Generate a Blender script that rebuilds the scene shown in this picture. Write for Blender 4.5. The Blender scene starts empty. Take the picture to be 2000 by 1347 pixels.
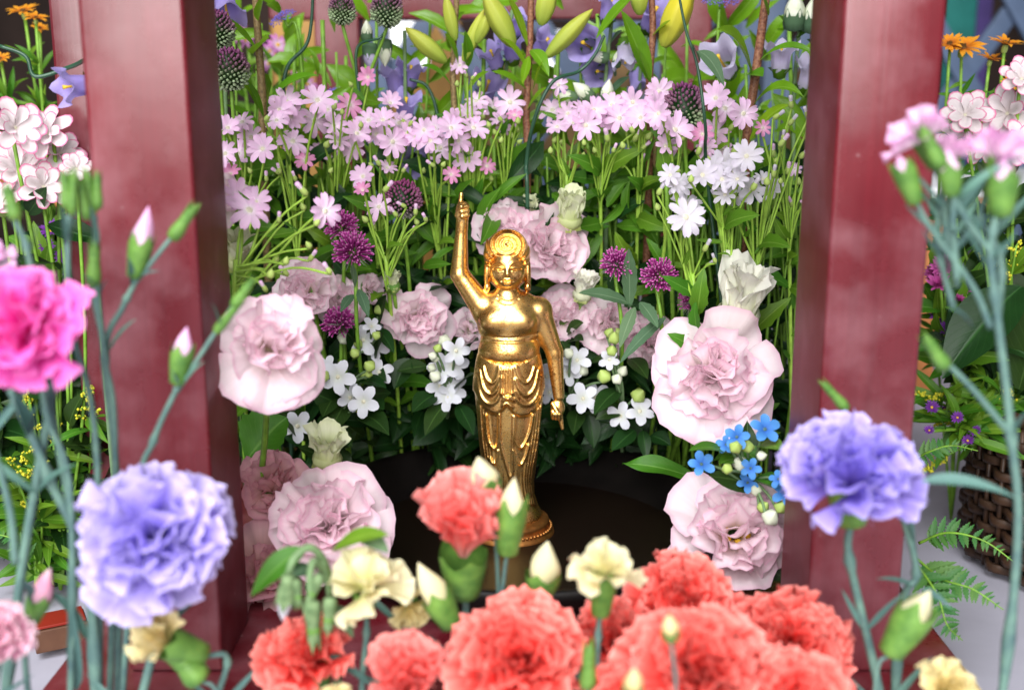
import bpy, math, random
import numpy as np
from mathutils import Vector, Matrix
R = math.radians
rng = random.Random(7)
S = bpy.context.scene
col = S.collection

# ---------------------------------------------------------------- camera
PITCH, LENS, F = R(12.5), 40.0, 40.0 / 36.0 * 2000.0
CAM = Vector((0.0, -0.647, 0.255))
cd = bpy.data.cameras.new('camera'); cam = bpy.data.objects.new('camera', cd); col.objects.link(cam)
cd.lens = LENS; cd.sensor_width = 36.0; cd.clip_start = 0.01; cd.clip_end = 60.0
cam.location = CAM; cam.rotation_euler = (R(90) - PITCH, 0, 0)
cd.dof.use_dof = True; cd.dof.focus_distance = 0.648; cd.dof.aperture_fstop = 6.0
S.camera = cam
# ---------------------------------------------------------------- world, lights, exposure
W = bpy.data.worlds.new('World'); S.world = W; W.use_nodes = True
W.node_tree.nodes['Background'].inputs[0].default_value = (0.93, 0.96, 1.0, 1)
W.node_tree.nodes['Background'].inputs[1].default_value = 0.10
def area(name, loc, target, sx, sy, power, color):
    l = bpy.data.lights.new(name, 'AREA'); l.shape = 'RECTANGLE'; l.size = sx; l.size_y = sy
    l.energy = power; l.color = color
    o = bpy.data.objects.new(name, l); col.objects.link(o); o.location = loc
    o.rotation_euler = (Vector(target) - Vector(loc)).to_track_quat('-Z', 'Y').to_euler()
    return o
area('open_side_daylight', (-0.25, -2.35, 1.10), (0, 0, 0.15), 2.1, 1.8, 104, (1.0, 0.985, 0.97))
area('high_eave_daylight', (-0.45, -1.15, 1.75), (0, 0.05, 0.18), 1.3, 0.9, 46, (0.97, 0.985, 1.0))
S.view_settings.view_transform = 'Standard'; S.view_settings.look = 'None'
S.view_settings.exposure = 0.12; S.view_settings.gamma = 1.0
S.view_settings.use_curve_mapping = False
S.render.engine = 'CYCLES'
S.cycles.use_denoising = True
S.cycles.max_bounces = 9; S.cycles.diffuse_bounces = 6; S.cycles.glossy_bounces = 3
S.cycles.transmission_bounces = 5; S.cycles.transparent_max_bounces = 6
S.cycles.caustics_reflective = False; S.cycles.caustics_refractive = False

# ---------------------------------------------------------------- geometry helpers
CP, SP = math.cos(PITCH), math.sin(PITCH)
def P(u, v, y):
    """point of the upright plane Y=y seen at photo position (u, v)"""
    a, b = (u - 1000.0) / F, (v - 673.5) / F
    d = (y - CAM.y) / (CP - b * SP)
    return Vector((CAM.x + d * a, y, CAM.z + d * (-SP - b * CP)))
def M_PX(u, v, y):
    b = (v - 673.5) / F
    return (y - CAM.y) / (CP - b * SP) / F
def frame(pos, n, spin=0.0, s=1.0):
    n = Vector(n).normalized()
    h = Vector((0, 0, 1)) if abs(n.z) < 0.95 else Vector((0, 1, 0))
    e1 = h.cross(n).normalized(); e2 = n.cross(e1)
    m = Matrix((e1, e2, n)).transposed().to_4x4()
    return Matrix.Translation(pos) @ m @ Matrix.Rotation(spin, 4, 'Z') @ Matrix.Scale(s, 4)
def RX(a): return Matrix.Rotation(a, 4, 'X')
def RY(a): return Matrix.Rotation(a, 4, 'Y')
def RZ(a): return Matrix.Rotation(a, 4, 'Z')
def tocam(p): return (CAM - p).normalized()

def mesh(name, v, f, mats, uv=None, smooth=True, mi=None):
    me = bpy.data.meshes.new(name)
    me.from_pydata([tuple(q) for q in v], [], f)
    for m in (mats if isinstance(mats, (list, tuple)) else [mats]): me.materials.append(m)
    if smooth: me.polygons.foreach_set('use_smooth', [True] * len(me.polygons))
    if mi: me.polygons.foreach_set('material_index', mi)
    if uv is not None:
        l = me.uv_layers.new(name='UVMap')
        vi = np.empty(len(me.loops), dtype=np.int32); me.loops.foreach_get('vertex_index', vi)
        l.data.foreach_set('uv', np.asarray(uv, dtype=np.float32)[vi].ravel())
    me.update()
    return me

class MB:
    """collects shapes for ONE mesh"""
    def __init__(s): s.v, s.f, s.uv, s.mi = [], [], [], []
    def add(s, v, f, uv=None, mi=0, M=None):
        o = len(s.v)
        s.v += [M @ Vector(q) for q in v] if M is not None else [Vector(q) for q in v]
        s.f += [tuple(i + o for i in q) for q in f]
        s.uv += list(uv) if uv is not None else [(0.5, 0.5)] * len(v)
        s.mi += [mi] * len(f)
        return s
    def done(s, name, mats, smooth=True): return mesh(name, s.v, s.f, mats, s.uv, smooth, s.mi)

def g_grid(nu, nv, fn):
    v, uv, f = [], [], []
    for j in range(nv + 1):
        for i in range(nu + 1):
            a, b = i / nu, j / nv
            v.append(fn(a, b)); uv.append((a, b))
    for j in range(nv):
        for i in range(nu):
            k = j * (nu + 1) + i
            f.append((k, k + 1, k + nu + 2, k + nu + 1))
    return v, f, uv
def g_tube(pts, rad, n=7, cap=True):
    pts = [Vector(p) for p in pts]; N = len(pts)
    rr = rad if isinstance(rad, (list, tuple)) else [rad] * N
    v, f, uv = [], [], []
    ref = Vector((0.31, 0.77, 0.2))
    for i, p in enumerate(pts):
        t = (pts[min(i + 1, N - 1)] - pts[max(i - 1, 0)])
        t = t.normalized() if t.length > 1e-9 else Vector((0, 0, 1))
        a = ref - t * ref.dot(t)
        a = a.normalized() if a.length > 1e-4 else t.orthogonal().normalized()
        ref = a; b = t.cross(a)
        for k in range(n):
            q = 2 * math.pi * k / n
            v.append(p + (a * math.cos(q) + b * math.sin(q)) * rr[i]); uv.append((k / n, i / (N - 1)))
    for i in range(N - 1):
        for k in range(n):
            f.append((i * n + k, i * n + (k + 1) % n, (i + 1) * n + (k + 1) % n, (i + 1) * n + k))
    if cap:
        f.append(tuple(range(n))[::-1]); f.append(tuple((N - 1) * n + k for k in range(n)))
    return v, f, uv
def g_lathe(prof, n=16, fn=None):
    """prof: (radius, z) list; fn(k, i, r, z) may bend a point"""
    v, f, uv = [], [], []
    for i, (r, z) in enumerate(prof):
        for k in range(n):
            q = 2 * math.pi * k / n
            rr, zz = fn(q, i, r, z) if fn else (r, z)
            v.append((rr * math.cos(q), rr * math.sin(q), zz)); uv.append((k / n, i / (len(prof) - 1)))
    for i in range(len(prof) - 1):
        for k in range(n):
            f.append((i * n + k, i * n + (k + 1) % n, (i + 1) * n + (k + 1) % n, (i + 1) * n + k))
    return v, f, uv
def g_box(x0, x1, y0, y1, z0, z1, b=0.0):
    if b <= 0:
        v = [(x, y, z) for z in (z0, z1) for y in (y0, y1) for x in (x0, x1)]
        return v, [(0, 2, 3, 1), (4, 5, 7, 6), (0, 1, 5, 4), (2, 6, 7, 3), (0, 4, 6, 2), (1, 3, 7, 5)], None
    import bmesh
    bm = bmesh.new(); bmesh.ops.create_cube(bm, size=1)
    for w in bm.verts:
        w.co = ((x0 + x1) / 2 + w.co.x * (x1 - x0), (y0 + y1) / 2 + w.co.y * (y1 - y0), (z0 + z1) / 2 + w.co.z * (z1 - z0))
    bmesh.ops.bevel(bm, geom=list(bm.edges), offset=b, segments=3, profile=0.6, affect='EDGES')
    bm.verts.index_update()
    r = [tuple(w.co) for w in bm.verts], [tuple(w.index for w in q.verts) for q in bm.faces], None
    bm.free(); return r
def spline(pts, n=6):
    pts = [Vector(p) for p in pts]
    if len(pts) < 3: return [pts[0].lerp(pts[-1], i / n) for i in range(n + 1)]
    q = [pts[0] * 2 - pts[1]] + pts + [pts[-1] * 2 - pts[-2]]; out = []
    for i in range(1, len(q) - 2):
        a, b, c, d = q[i - 1:i + 3]
        for k in range(n):
            t = k / n
            out.append(0.5 * ((2 * b) + (c - a) * t + (2 * a - 5 * b + 4 * c - d) * t * t + (3 * b - a - 3 * c + d) * t ** 3))
    out.append(pts[-1]); return out

# ---------------------------------------------------------------- objects: things, parts, sub-parts
WM = {}
LABELS = {}
def thing(name, label, cat, loc=(0, 0, 0), group=None):
    o = bpy.data.objects.new(name, None); col.objects.link(o); o.location = loc
    o.empty_display_size = 0.01
    o['label'] = label; o['category'] = cat
    if group: o['group'] = group
    WM[o] = Matrix.Translation(Vector(loc)); LABELS.setdefault(label, []).append(o.name)
    return o
def part(name, me, parent, M=None, stuff=False):
    o = bpy.data.objects.new(name, me); col.objects.link(o)
    M = M if M is not None else Matrix.Identity(4)
    o.parent = parent; o.matrix_basis = WM[parent].inverted() @ M
    WM[o] = M
    if stuff: o['kind'] = 'stuff'
    return o
def single(name, me, label=None, cat=None, group=None, kind=None):
    o = bpy.data.objects.new(name, me); col.objects.link(o); WM[o] = Matrix.Identity(4)
    if label: o['label'] = label; LABELS.setdefault(label, []).append(o.name)
    if cat: o['category'] = cat
    if group: o['group'] = group
    if kind: o['kind'] = kind
    return o

# ---------------------------------------------------------------- materials
def newmat(name):
    m = bpy.data.materials.new(name); m.use_nodes = True
    nt = m.node_tree; bs = nt.nodes['Principled BSDF']; return m, nt, bs
def N(nt, t, **kw):
    n = nt.nodes.new(t)
    for k, v in kw.items(): setattr(n, k, v)
    return n
def ramp(nt, stops, interp='LINEAR'):
    r = N(nt, 'ShaderNodeValToRGB'); r.color_ramp.interpolation = interp
    e = r.color_ramp.elements
    while len(e) > 1: e.remove(e[-1])
    e[0].position = stops[0][0]; e[0].color = (*stops[0][1], 1)
    for p, c in stops[1:]:
        q = e.new(p); q.color = (*c, 1)
    return r
def petal_mat(name, stops, trans=0.35, streak=0.12, rough=0.55, var=0.06, sheen=0.0):
    """colour runs along the petal (UV y); fine lengthwise veins; small difference from petal to petal"""
    m, nt, bs = newmat(name); L = nt.links.new
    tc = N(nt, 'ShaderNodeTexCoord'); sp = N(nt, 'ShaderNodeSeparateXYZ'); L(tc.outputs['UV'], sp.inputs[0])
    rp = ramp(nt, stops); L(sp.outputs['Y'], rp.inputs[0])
    mp = N(nt, 'ShaderNodeMapping'); mp.inputs['Scale'].default_value = (26, 1.6, 1); L(tc.outputs['UV'], mp.inputs[0])
    nz = N(nt, 'ShaderNodeTexNoise'); nz.inputs['Scale'].default_value = 1.0; nz.inputs['Detail'].default_value = 2; L(mp.outputs[0], nz.inputs[0])
    oi = N(nt, 'ShaderNodeObjectInfo')
    a = N(nt, 'ShaderNodeMapRange'); a.inputs['To Min'].default_value = 1 - streak; a.inputs['To Max'].default_value = 1 + streak; L(nz.outputs[0], a.inputs[0])
    b = N(nt, 'ShaderNodeMapRange'); b.inputs['To Min'].default_value = 1 - var; b.inputs['To Max'].default_value = 1 + var; L(oi.outputs['Random'], b.inputs[0])
    mu = N(nt, 'ShaderNodeMath', operation='MULTIPLY'); L(a.outputs[0], mu.inputs[0]); L(b.outputs[0], mu.inputs[1])
    hs = N(nt, 'ShaderNodeHueSaturation'); L(rp.outputs[0], hs.inputs['Color']); L(mu.outputs[0], hs.inputs['Value'])
    L(hs.outputs[0], bs.inputs['Base Color']); bs.inputs['Roughness'].default_value = rough
    bs.inputs['Specular IOR Level'].default_value = 0.25
    bp = N(nt, 'ShaderNodeBump'); bp.inputs['Strength'].default_value = 0.25; bp.inputs['Distance'].default_value = 0.0006
    L(nz.outputs[0], bp.inputs['Height']); L(bp.outputs[0], bs.inputs['Normal'])
    tr = N(nt, 'ShaderNodeBsdfTranslucent'); L(hs.outputs[0], tr.inputs[0])
    mx = N(nt, 'ShaderNodeMixShader'); mx.inputs[0].default_value = trans
    L(bs.outputs[0], mx.inputs[1]); L(tr.outputs[0], mx.inputs[2]); L(mx.outputs[0], nt.nodes['Material Output'].inputs[0])
    return m
def leaf_mat(name, c, rib, trans=0.28, rough=0.38, var=0.25, spec=0.45):
    m, nt, bs = newmat(name); L = nt.links.new
    tc = N(nt, 'ShaderNodeTexCoord'); sp = N(nt, 'ShaderNodeSeparateXYZ'); L(tc.outputs['UV'], sp.inputs[0])
    s = N(nt, 'ShaderNodeMath', operation='SUBTRACT'); L(sp.outputs['X'], s.inputs[0]); s.inputs[1].default_value = 0.5
    ab = N(nt, 'ShaderNodeMath', operation='ABSOLUTE'); L(s.outputs[0], ab.inputs[0])
    # side veins: stripes slanting out from the midrib
    m1 = N(nt, 'ShaderNodeMath', operation='MULTIPLY_ADD'); L(ab.outputs[0], m1.inputs[0]); m1.inputs[1].default_value = -0.7; L(sp.outputs['Y'], m1.inputs[2])
    m2 = N(nt, 'ShaderNodeMath', operation='MULTIPLY'); L(m1.outputs[0], m2.inputs[0]); m2.inputs[1].default_value = 62
    sn = N(nt, 'ShaderNodeMath', operation='SINE'); L(m2.outputs[0], sn.inputs[0])
    mr = N(nt, 'ShaderNodeMapRange'); mr.inputs['From Min'].default_value = 0.012; mr.inputs['From Max'].default_value = 0.05
    mr.inputs['To Min'].default_value = 1; mr.inputs['To Max'].default_value = 0; L(ab.outputs[0], mr.inputs[0])
    vr = N(nt, 'ShaderNodeMapRange'); vr.inputs['From Min'].default_value = 0.86; vr.inputs['To Max'].default_value = 0.22; L(sn.outputs[0], vr.inputs[0])
    mx_ = N(nt, 'ShaderNodeMath', operation='MAXIMUM'); L(mr.outputs[0], mx_.inputs[0]); L(vr.outputs[0], mx_.inputs[1])
    nz = N(nt, 'ShaderNodeTexNoise'); nz.inputs['Scale'].default_value = 90; nz.inputs['Detail'].default_value = 3; L(tc.outputs['Object'], nz.inputs[0])
    mc = N(nt, 'ShaderNodeMix', data_type='RGBA'); L(mx_.outputs[0], mc.inputs[0]); mc.inputs[6].default_value = (*c, 1); mc.inputs[7].default_value = (*rib, 1)
    oi = N(nt, 'ShaderNodeObjectInfo')
    ad = N(nt, 'ShaderNodeMath', operation='MULTIPLY_ADD'); L(oi.outputs['Random'], ad.inputs[0]); ad.inputs[1].default_value = 0.7; L(nz.outputs[0], ad.inputs[2])
    vv = N(nt, 'ShaderNodeMapRange'); vv.inputs['From Min'].default_value = 0.3; vv.inputs['From Max'].default_value = 1.3
    vv.inputs['To Min'].default_value = 1 - var; vv.inputs['To Max'].default_value = 1 + var; L(ad.outputs[0], vv.inputs[0])
    hs = N(nt, 'ShaderNodeHueSaturation'); L(mc.outputs[2], hs.inputs['Color']); L(vv.outputs[0], hs.inputs['Value'])
    hu = N(nt, 'ShaderNodeMapRange'); hu.inputs['To Min'].default_value = 0.515; hu.inputs['To Max'].default_value = 0.465; L(oi.outputs['Random'], hu.inputs[0]); L(hu.outputs[0], hs.inputs['Hue'])
    L(hs.outputs[0], bs.inputs['Base Color']); bs.inputs['Roughness'].default_value = rough; bs.inputs['Specular IOR Level'].default_value = spec
    bp = N(nt, 'ShaderNodeBump'); bp.inputs['Strength'].default_value = 0.35; bp.inputs['Distance'].default_value = 0.0005; bp.invert = True
    L(mx_.outputs[0], bp.inputs['Height']); L(bp.outputs[0], bs.inputs['Normal'])
    tr = N(nt, 'ShaderNodeBsdfTranslucent'); L(hs.outputs[0], tr.inputs[0])
    mx = N(nt, 'ShaderNodeMixShader'); mx.inputs[0].default_value = trans
    L(bs.outputs[0], mx.inputs[1]); L(tr.outputs[0], mx.inputs[2]); L(mx.outputs[0], nt.nodes['Material Output'].inputs[0])
    return m
def plain(name, c, rough=0.5, spec=0.4, metallic=0.0, noise=0.15, scale=120, c2=None, bump=0.0, sss=0.0, coat=0.0):
    m, nt, bs = newmat(name); L = nt.links.new
    tc = N(nt, 'ShaderNodeTexCoord'); nz = N(nt, 'ShaderNodeTexNoise')
    nz.inputs['Scale'].default_value = scale; nz.inputs['Detail'].default_value = 4; L(tc.outputs['Object'], nz.inputs[0])
    c2 = c2 or tuple(min(1, x * (1 + noise)) for x in c); c1 = tuple(x * (1 - noise) for x in c)
    rp = ramp(nt, [(0.3, c1), (0.7, c2)]); L(nz.outputs[0], rp.inputs[0]); L(rp.outputs[0], bs.inputs['Base Color'])
    bs.inputs['Roughness'].default_value = rough; bs.inputs['Specular IOR Level'].default_value = spec; bs.inputs['Metallic'].default_value = metallic
    bs.inputs['Coat Weight'].default_value = coat; bs.inputs['Coat Roughness'].default_value = 0.15
    if bump:
        bp = N(nt, 'ShaderNodeBump'); bp.inputs['Strength'].default_value = 0.4; bp.inputs['Distance'].default_value = bump
        L(nz.outputs[0], bp.inputs['Height']); L(bp.outputs[0], bs.inputs['Normal'])
    return m

def gold_mat():
    m, nt, bs = newmat('worn_gold_leaf'); L = nt.links.new
    tc = N(nt, 'ShaderNodeTexCoord')
    n1 = N(nt, 'ShaderNodeTexNoise'); n1.inputs['Scale'].default_value = 900; n1.inputs['Detail'].default_value = 4; L(tc.outputs['Object'], n1.inputs[0])
    n2 = N(nt, 'ShaderNodeTexNoise'); n2.inputs['Scale'].default_value = 60; n2.inputs['Detail'].default_value = 3; L(tc.outputs['Object'], n2.inputs[0])
    s = N(nt, 'ShaderNodeMath', operation='MULTIPLY_ADD'); L(n2.outputs[0], s.inputs[0]); s.inputs[1].default_value = 0.75; L(n1.outputs[0], s.inputs[2])
    # small worn specks where the leaf has rubbed off, in patches
    rp = ramp(nt, [(0.0, (1.0, 0.70, 0.29)), (0.39, (0.95, 0.60, 0.20)), (0.50, (0.70, 0.37, 0.10)), (0.63, (0.24, 0.10, 0.03))])
    sc = N(nt, 'ShaderNodeMapRange'); sc.inputs['From Min'].default_value = 0.45; sc.inputs['From Max'].default_value = 1.55; L(s.outputs[0], sc.inputs[0])
    L(sc.outputs[0], rp.inputs[0]); L(rp.outputs[0], bs.inputs['Base Color'])
    bs.inputs['Metallic'].default_value = 1.0
    rr = N(nt, 'ShaderNodeMapRange'); rr.inputs['From Min'].default_value = 0.35; rr.inputs['From Max'].default_value = 0.75
    rr.inputs['To Min'].default_value = 0.27; rr.inputs['To Max'].default_value = 0.44; L(n1.outputs[0], rr.inputs[0]); L(rr.outputs[0], bs.inputs['Roughness'])
    bp = N(nt, 'ShaderNodeBump'); bp.inputs['Strength'].default_value = 0.10; bp.inputs['Distance'].default_value = 0.0003
    L(n1.outputs[0], bp.inputs['Height']); L(bp.outputs[0], bs.inputs['Normal'])
    return m
def lacquer_mat(name='red_lacquer', ior=1.62, ro=0.0):
    m, nt, bs = newmat(name); L = nt.links.new
    tc = N(nt, 'ShaderNodeTexCoord')
    n1 = N(nt, 'ShaderNodeTexNoise'); n1.inputs['Scale'].default_value = 42; n1.inputs['Detail'].default_value = 4; n1.inputs['Roughness'].default_value = 0.5; L(tc.outputs['Object'], n1.inputs[0])
    n2 = N(nt, 'ShaderNodeTexNoise'); n2.inputs['Scale'].default_value = 14; n2.inputs['Detail'].default_value = 3; L(tc.outputs['Object'], n2.inputs[0])
    vo = N(nt, 'ShaderNodeTexVoronoi'); vo.inputs['Scale'].default_value = 95; L(tc.outputs['Object'], vo.inputs[0])
    sp = ramp(nt, [(0.03, (1, 1, 1)), (0.10, (0, 0, 0))]); L(vo.outputs['Distance'], sp.inputs[0])
    rp = ramp(nt, [(0.30, (0.105, 0.0085, 0.0135)), (0.62, (0.150, 0.0130, 0.0200)), (0.80, (0.190, 0.026, 0.036))]); L(n2.outputs[0], rp.inputs[0])
    # pale rubbed smudges
    sm = ramp(nt, [(0.46, (0, 0, 0)), (0.80, (1, 1, 1))]); L(n1.outputs[0], sm.inputs[0])
    ml = N(nt, 'ShaderNodeMath', operation='MULTIPLY'); L(sm.outputs[0], ml.inputs[0]); ml.inputs[1].default_value = 0.21
    mc = N(nt, 'ShaderNodeMix', data_type='RGBA'); L(ml.outputs[0], mc.inputs[0]); L(rp.outputs[0], mc.inputs[6]); mc.inputs[7].default_value = (0.50, 0.27, 0.31, 1)
    gm = N(nt, 'ShaderNodeMapping'); gm.inputs['Scale'].default_value = (420, 420, 9); L(tc.outputs['Object'], gm.inputs[0])
    gn = N(nt, 'ShaderNodeTexNoise'); gn.inputs['Scale'].default_value = 1.0; gn.inputs['Detail'].default_value = 3; L(gm.outputs[0], gn.inputs[0])
    n3 = N(nt, 'ShaderNodeTexNoise'); n3.inputs['Scale'].default_value = 20; L(tc.outputs['Object'], n3.inputs[0])
    k3 = ramp(nt, [(0.50, (0, 0, 0)), (0.68, (1, 1, 1))]); L(n3.outputs[0], k3.inputs[0])
    dm = N(nt, 'ShaderNodeMath', operation='MULTIPLY'); L(sp.outputs[0], dm.inputs[0]); L(k3.outputs[0], dm.inputs[1])
    d2 = N(nt, 'ShaderNodeMath', operation='MULTIPLY'); L(dm.outputs[0], d2.inputs[0]); d2.inputs[1].default_value = 0.45
    m2 = N(nt, 'ShaderNodeMix', data_type='RGBA'); L(d2.outputs[0], m2.inputs[0]); L(mc.outputs[2], m2.inputs[6]); m2.inputs[7].default_value = (0.42, 0.30, 0.31, 1)
    gr_ = N(nt, 'ShaderNodeMapRange'); gr_.inputs['To Min'].default_value = 0.82; gr_.inputs['To Max'].default_value = 1.18; L(gn.outputs[0], gr_.inputs[0])
    hs = N(nt, 'ShaderNodeHueSaturation'); L(m2.outputs[2], hs.inputs['Color']); L(gr_.outputs[0], hs.inputs['Value'])
    L(hs.outputs[0], bs.inputs['Base Color'])
    rr = N(nt, 'ShaderNodeMapRange'); rr.inputs['To Min'].default_value = 0.16 + ro; rr.inputs['To Max'].default_value = 0.42 + ro; L(n1.outputs[0], rr.inputs[0]); L(rr.outputs[0], bs.inputs['Roughness'])
    bs.inputs['IOR'].default_value = ior
    bp = N(nt, 'ShaderNodeBump'); bp.inputs['Strength'].default_value = 0.16; bp.inputs['Distance'].default_value = 0.0007
    hm = N(nt, 'ShaderNodeMath', operation='MULTIPLY_ADD'); L(gn.outputs[0], hm.inputs[0]); hm.inputs[1].default_value = 0.35; L(n1.outputs[0], hm.inputs[2])
    L(hm.outputs[0], bp.inputs['Height']); L(bp.outputs[0], bs.inputs['Normal'])
    return m

GOLD = gold_mat(); LACQ = lacquer_mat(); LACQ_SHADE = lacquer_mat('shade_matt_red_lacquer', 1.27, 0.15)  # second lacquer is a duller copy that makes the post sides look shaded
BRONZE = plain('dark_bronze', (0.005, 0.0035, 0.003), 0.5, 0.25, 0.0, 0.4, 60, bump=0.0004)
OLDGOLD = plain('dull_old_gold', (0.40, 0.17, 0.045), 0.42, 0.5, 0.9, 0.35, 150, bump=0.0003)
PM = {}
PM['liz'] = petal_mat('lisianthus_petal', [(0, (0.82, 0.70, 0.42)), (0.18, (0.95, 0.83, 0.79)), (0.6, (0.97, 0.86, 0.885)), (0.90, (0.95, 0.81, 0.86)), (1, (0.88, 0.60, 0.72))], 0.45, 0.06)
PM['liz_salmon'] = petal_mat('salmon_lisianthus_petal', [(0, (0.6, 0.42, 0.26)), (0.3, (0.76, 0.47, 0.44)), (0.8, (0.78, 0.48, 0.50)), (1, (0.66, 0.33, 0.40))], 0.40, 0.1)
PM['liz_green'] = petal_mat('greenish_white_petal', [(0, (0.40, 0.48, 0.12)), (0.45, (0.62, 0.68, 0.34)), (0.85, (0.78, 0.80, 0.60)), (1, (0.72, 0.76, 0.50))], 0.34, 0.08)
PM['liz_white'] = petal_mat('creamy_white_petal', [(0, (0.45, 0.52, 0.16)), (0.4, (0.78, 0.80, 0.58)), (0.8, (0.86, 0.86, 0.76)), (1, (0.82, 0.80, 0.72))], 0.36, 0.05)
PM['coral'] = petal_mat('coral_carnation_petal', [(0, (0.55, 0.030, 0.03)), (0.45, (0.72, 0.045, 0.040)), (0.80, (0.86, 0.090, 0.075)), (0.94, (0.90, 0.18, 0.15)), (1, (0.93, 0.31, 0.27))], 0.18, 0.16, var=0.22)  # pale rim and deep base partly paint in highlights and fold shade
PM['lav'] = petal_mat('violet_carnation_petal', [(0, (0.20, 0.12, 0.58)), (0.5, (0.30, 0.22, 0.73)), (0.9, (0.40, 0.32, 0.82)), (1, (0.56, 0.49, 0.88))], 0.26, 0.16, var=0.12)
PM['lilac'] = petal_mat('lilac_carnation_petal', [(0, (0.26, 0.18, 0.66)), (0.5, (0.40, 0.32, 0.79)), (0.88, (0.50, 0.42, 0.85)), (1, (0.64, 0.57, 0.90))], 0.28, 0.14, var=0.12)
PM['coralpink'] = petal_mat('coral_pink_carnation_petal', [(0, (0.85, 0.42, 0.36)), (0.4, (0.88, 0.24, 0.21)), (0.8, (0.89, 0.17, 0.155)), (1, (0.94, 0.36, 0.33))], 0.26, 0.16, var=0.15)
PM['magenta'] = petal_mat('magenta_carnation_petal', [(0, (0.75, 0.04, 0.38)), (0.55, (0.78, 0.045, 0.42)), (0.9, (0.84, 0.16, 0.55)), (1, (0.90, 0.26, 0.64))], 0.28, 0.14, var=0.12)
PM['cream'] = petal_mat('cream_carnation_petal', [(0, (0.55, 0.58, 0.22)), (0.4, (0.80, 0.74, 0.38)), (1, (0.86, 0.82, 0.56))], 0.34, 0.06)
PM['yellow'] = petal_mat('old_yellow_petal', [(0, (0.55, 0.50, 0.16)), (0.5, (0.80, 0.66, 0.28)), (1, (0.84, 0.74, 0.42))], 0.34, 0.12)
PM['palepink'] = petal_mat('pale_pink_carnation_petal', [(0, (0.82, 0.80, 0.72)), (0.35, (0.90, 0.74, 0.84)), (0.8, (0.88, 0.58, 0.80)), (1, (0.84, 0.48, 0.76))], 0.34, 0.1)
PM['pinkwhite'] = petal_mat('pink_and_white_petal', [(0, (0.75, 0.5, 0.5)), (0.5, (0.82, 0.60, 0.68)), (0.85, (0.80, 0.35, 0.50)), (1, (0.85, 0.65, 0.70))], 0.34, 0.2)
PM['star'] = petal_mat('pale_pink_star_petal', [(0, (0.95, 0.90, 0.92)), (0.3, (0.94, 0.70, 0.90)), (1, (0.90, 0.57, 0.85))], 0.36, 0.10, var=0.08)
PM['star_dark'] = petal_mat('bright_pink_star_petal', [(0, (0.88, 0.70, 0.78)), (0.4, (0.86, 0.38, 0.62)), (1, (0.80, 0.30, 0.58))], 0.36, 0.12)
PM['star_white'] = petal_mat('white_star_petal', [(0, (0.74, 0.71, 0.74)), (0.5, (0.77, 0.73, 0.82)), (1, (0.75, 0.69, 0.81))], 0.38, 0.05)
PM['tweed_white'] = petal_mat('waxy_white_petal', [(0, (0.66, 0.69, 0.62)), (0.5, (0.72, 0.73, 0.79)), (1, (0.72, 0.73, 0.80))], 0.25, 0.03)
PM['tweed_blue'] = petal_mat('sky_blue_petal', [(0, (0.04, 0.15, 0.55)), (0.5, (0.07, 0.26, 0.68)), (1, (0.10, 0.32, 0.72))], 0.25, 0.08)
PM['bell'] = petal_mat('violet_bell_petal', [(0, (0.44, 0.38, 0.70)), (0.5, (0.46, 0.37, 0.84)), (1, (0.55, 0.46, 0.90))], 0.48, 0.14)
PM['bell_pale'] = petal_mat('pale_violet_bell_petal', [(0, (0.62, 0.62, 0.66)), (0.5, (0.70, 0.63, 0.88)), (1, (0.74, 0.68, 0.92))], 0.48, 0.1)
PM['azalea'] = petal_mat('white_petal_with_pink_rim', [(0, (0.70, 0.62, 0.62)), (0.5, (0.82, 0.76, 0.77)), (0.90, (0.86, 0.77, 0.79)), (0.975, (0.75, 0.22, 0.40)), (1, (0.72, 0.15, 0.35))], 0.32, 0.06)
PM['orange'] = petal_mat('orange_daisy_petal', [(0, (0.45, 0.10, 0.02)), (0.5, (0.80, 0.30, 0.02)), (1, (0.85, 0.40, 0.03))], 0.35, 0.12)
PM['marg'] = petal_mat('magenta_marguerite_petal', [(0, (0.82, 0.7, 0.8)), (0.6, (0.65, 0.25, 0.58)), (1, (0.55, 0.14, 0.48))], 0.35, 0.12)
PM['aster'] = petal_mat('deep_purple_petal', [(0, (0.12, 0.02, 0.22)), (1, (0.24, 0.05, 0.42))], 0.3, 0.15)
PM['mum'] = petal_mat('magenta_chrysanthemum_petal', [(0, (0.40, 0.03, 0.22)), (1, (0.58, 0.12, 0.40))], 0.3, 0.15)
LM = {}
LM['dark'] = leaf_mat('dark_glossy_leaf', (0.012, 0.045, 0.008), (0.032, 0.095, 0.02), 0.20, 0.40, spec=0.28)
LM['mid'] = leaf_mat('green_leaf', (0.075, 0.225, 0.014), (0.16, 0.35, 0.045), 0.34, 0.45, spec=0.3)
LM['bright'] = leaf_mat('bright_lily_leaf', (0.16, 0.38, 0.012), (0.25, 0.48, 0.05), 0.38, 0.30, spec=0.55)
LM['grey'] = leaf_mat('grey_green_downy_leaf', (0.085, 0.17, 0.085), (0.16, 0.26, 0.15), 0.22, 0.62, spec=0.2)
LM['blue'] = leaf_mat('blue_green_carnation_leaf', (0.09, 0.19, 0.17), (0.13, 0.25, 0.22), 0.12, 0.50, spec=0.3)
LM['fern'] = leaf_mat('fern_leaflet', (0.05, 0.19, 0.035), (0.08, 0.24, 0.05), 0.3, 0.45)
ST = {}
ST['green'] = plain('green_stem', (0.17, 0.34, 0.035), 0.45, 0.4, 0, 0.3, 160)
ST['light'] = plain('light_green_stem', (0.29, 0.48, 0.06), 0.45, 0.4, 0, 0.25, 160)
ST['blue'] = plain('blue_green_stem', (0.085, 0.165, 0.165), 0.5, 0.35, 0, 0.2, 120, c2=(0.14, 0.25, 0.20))
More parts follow.
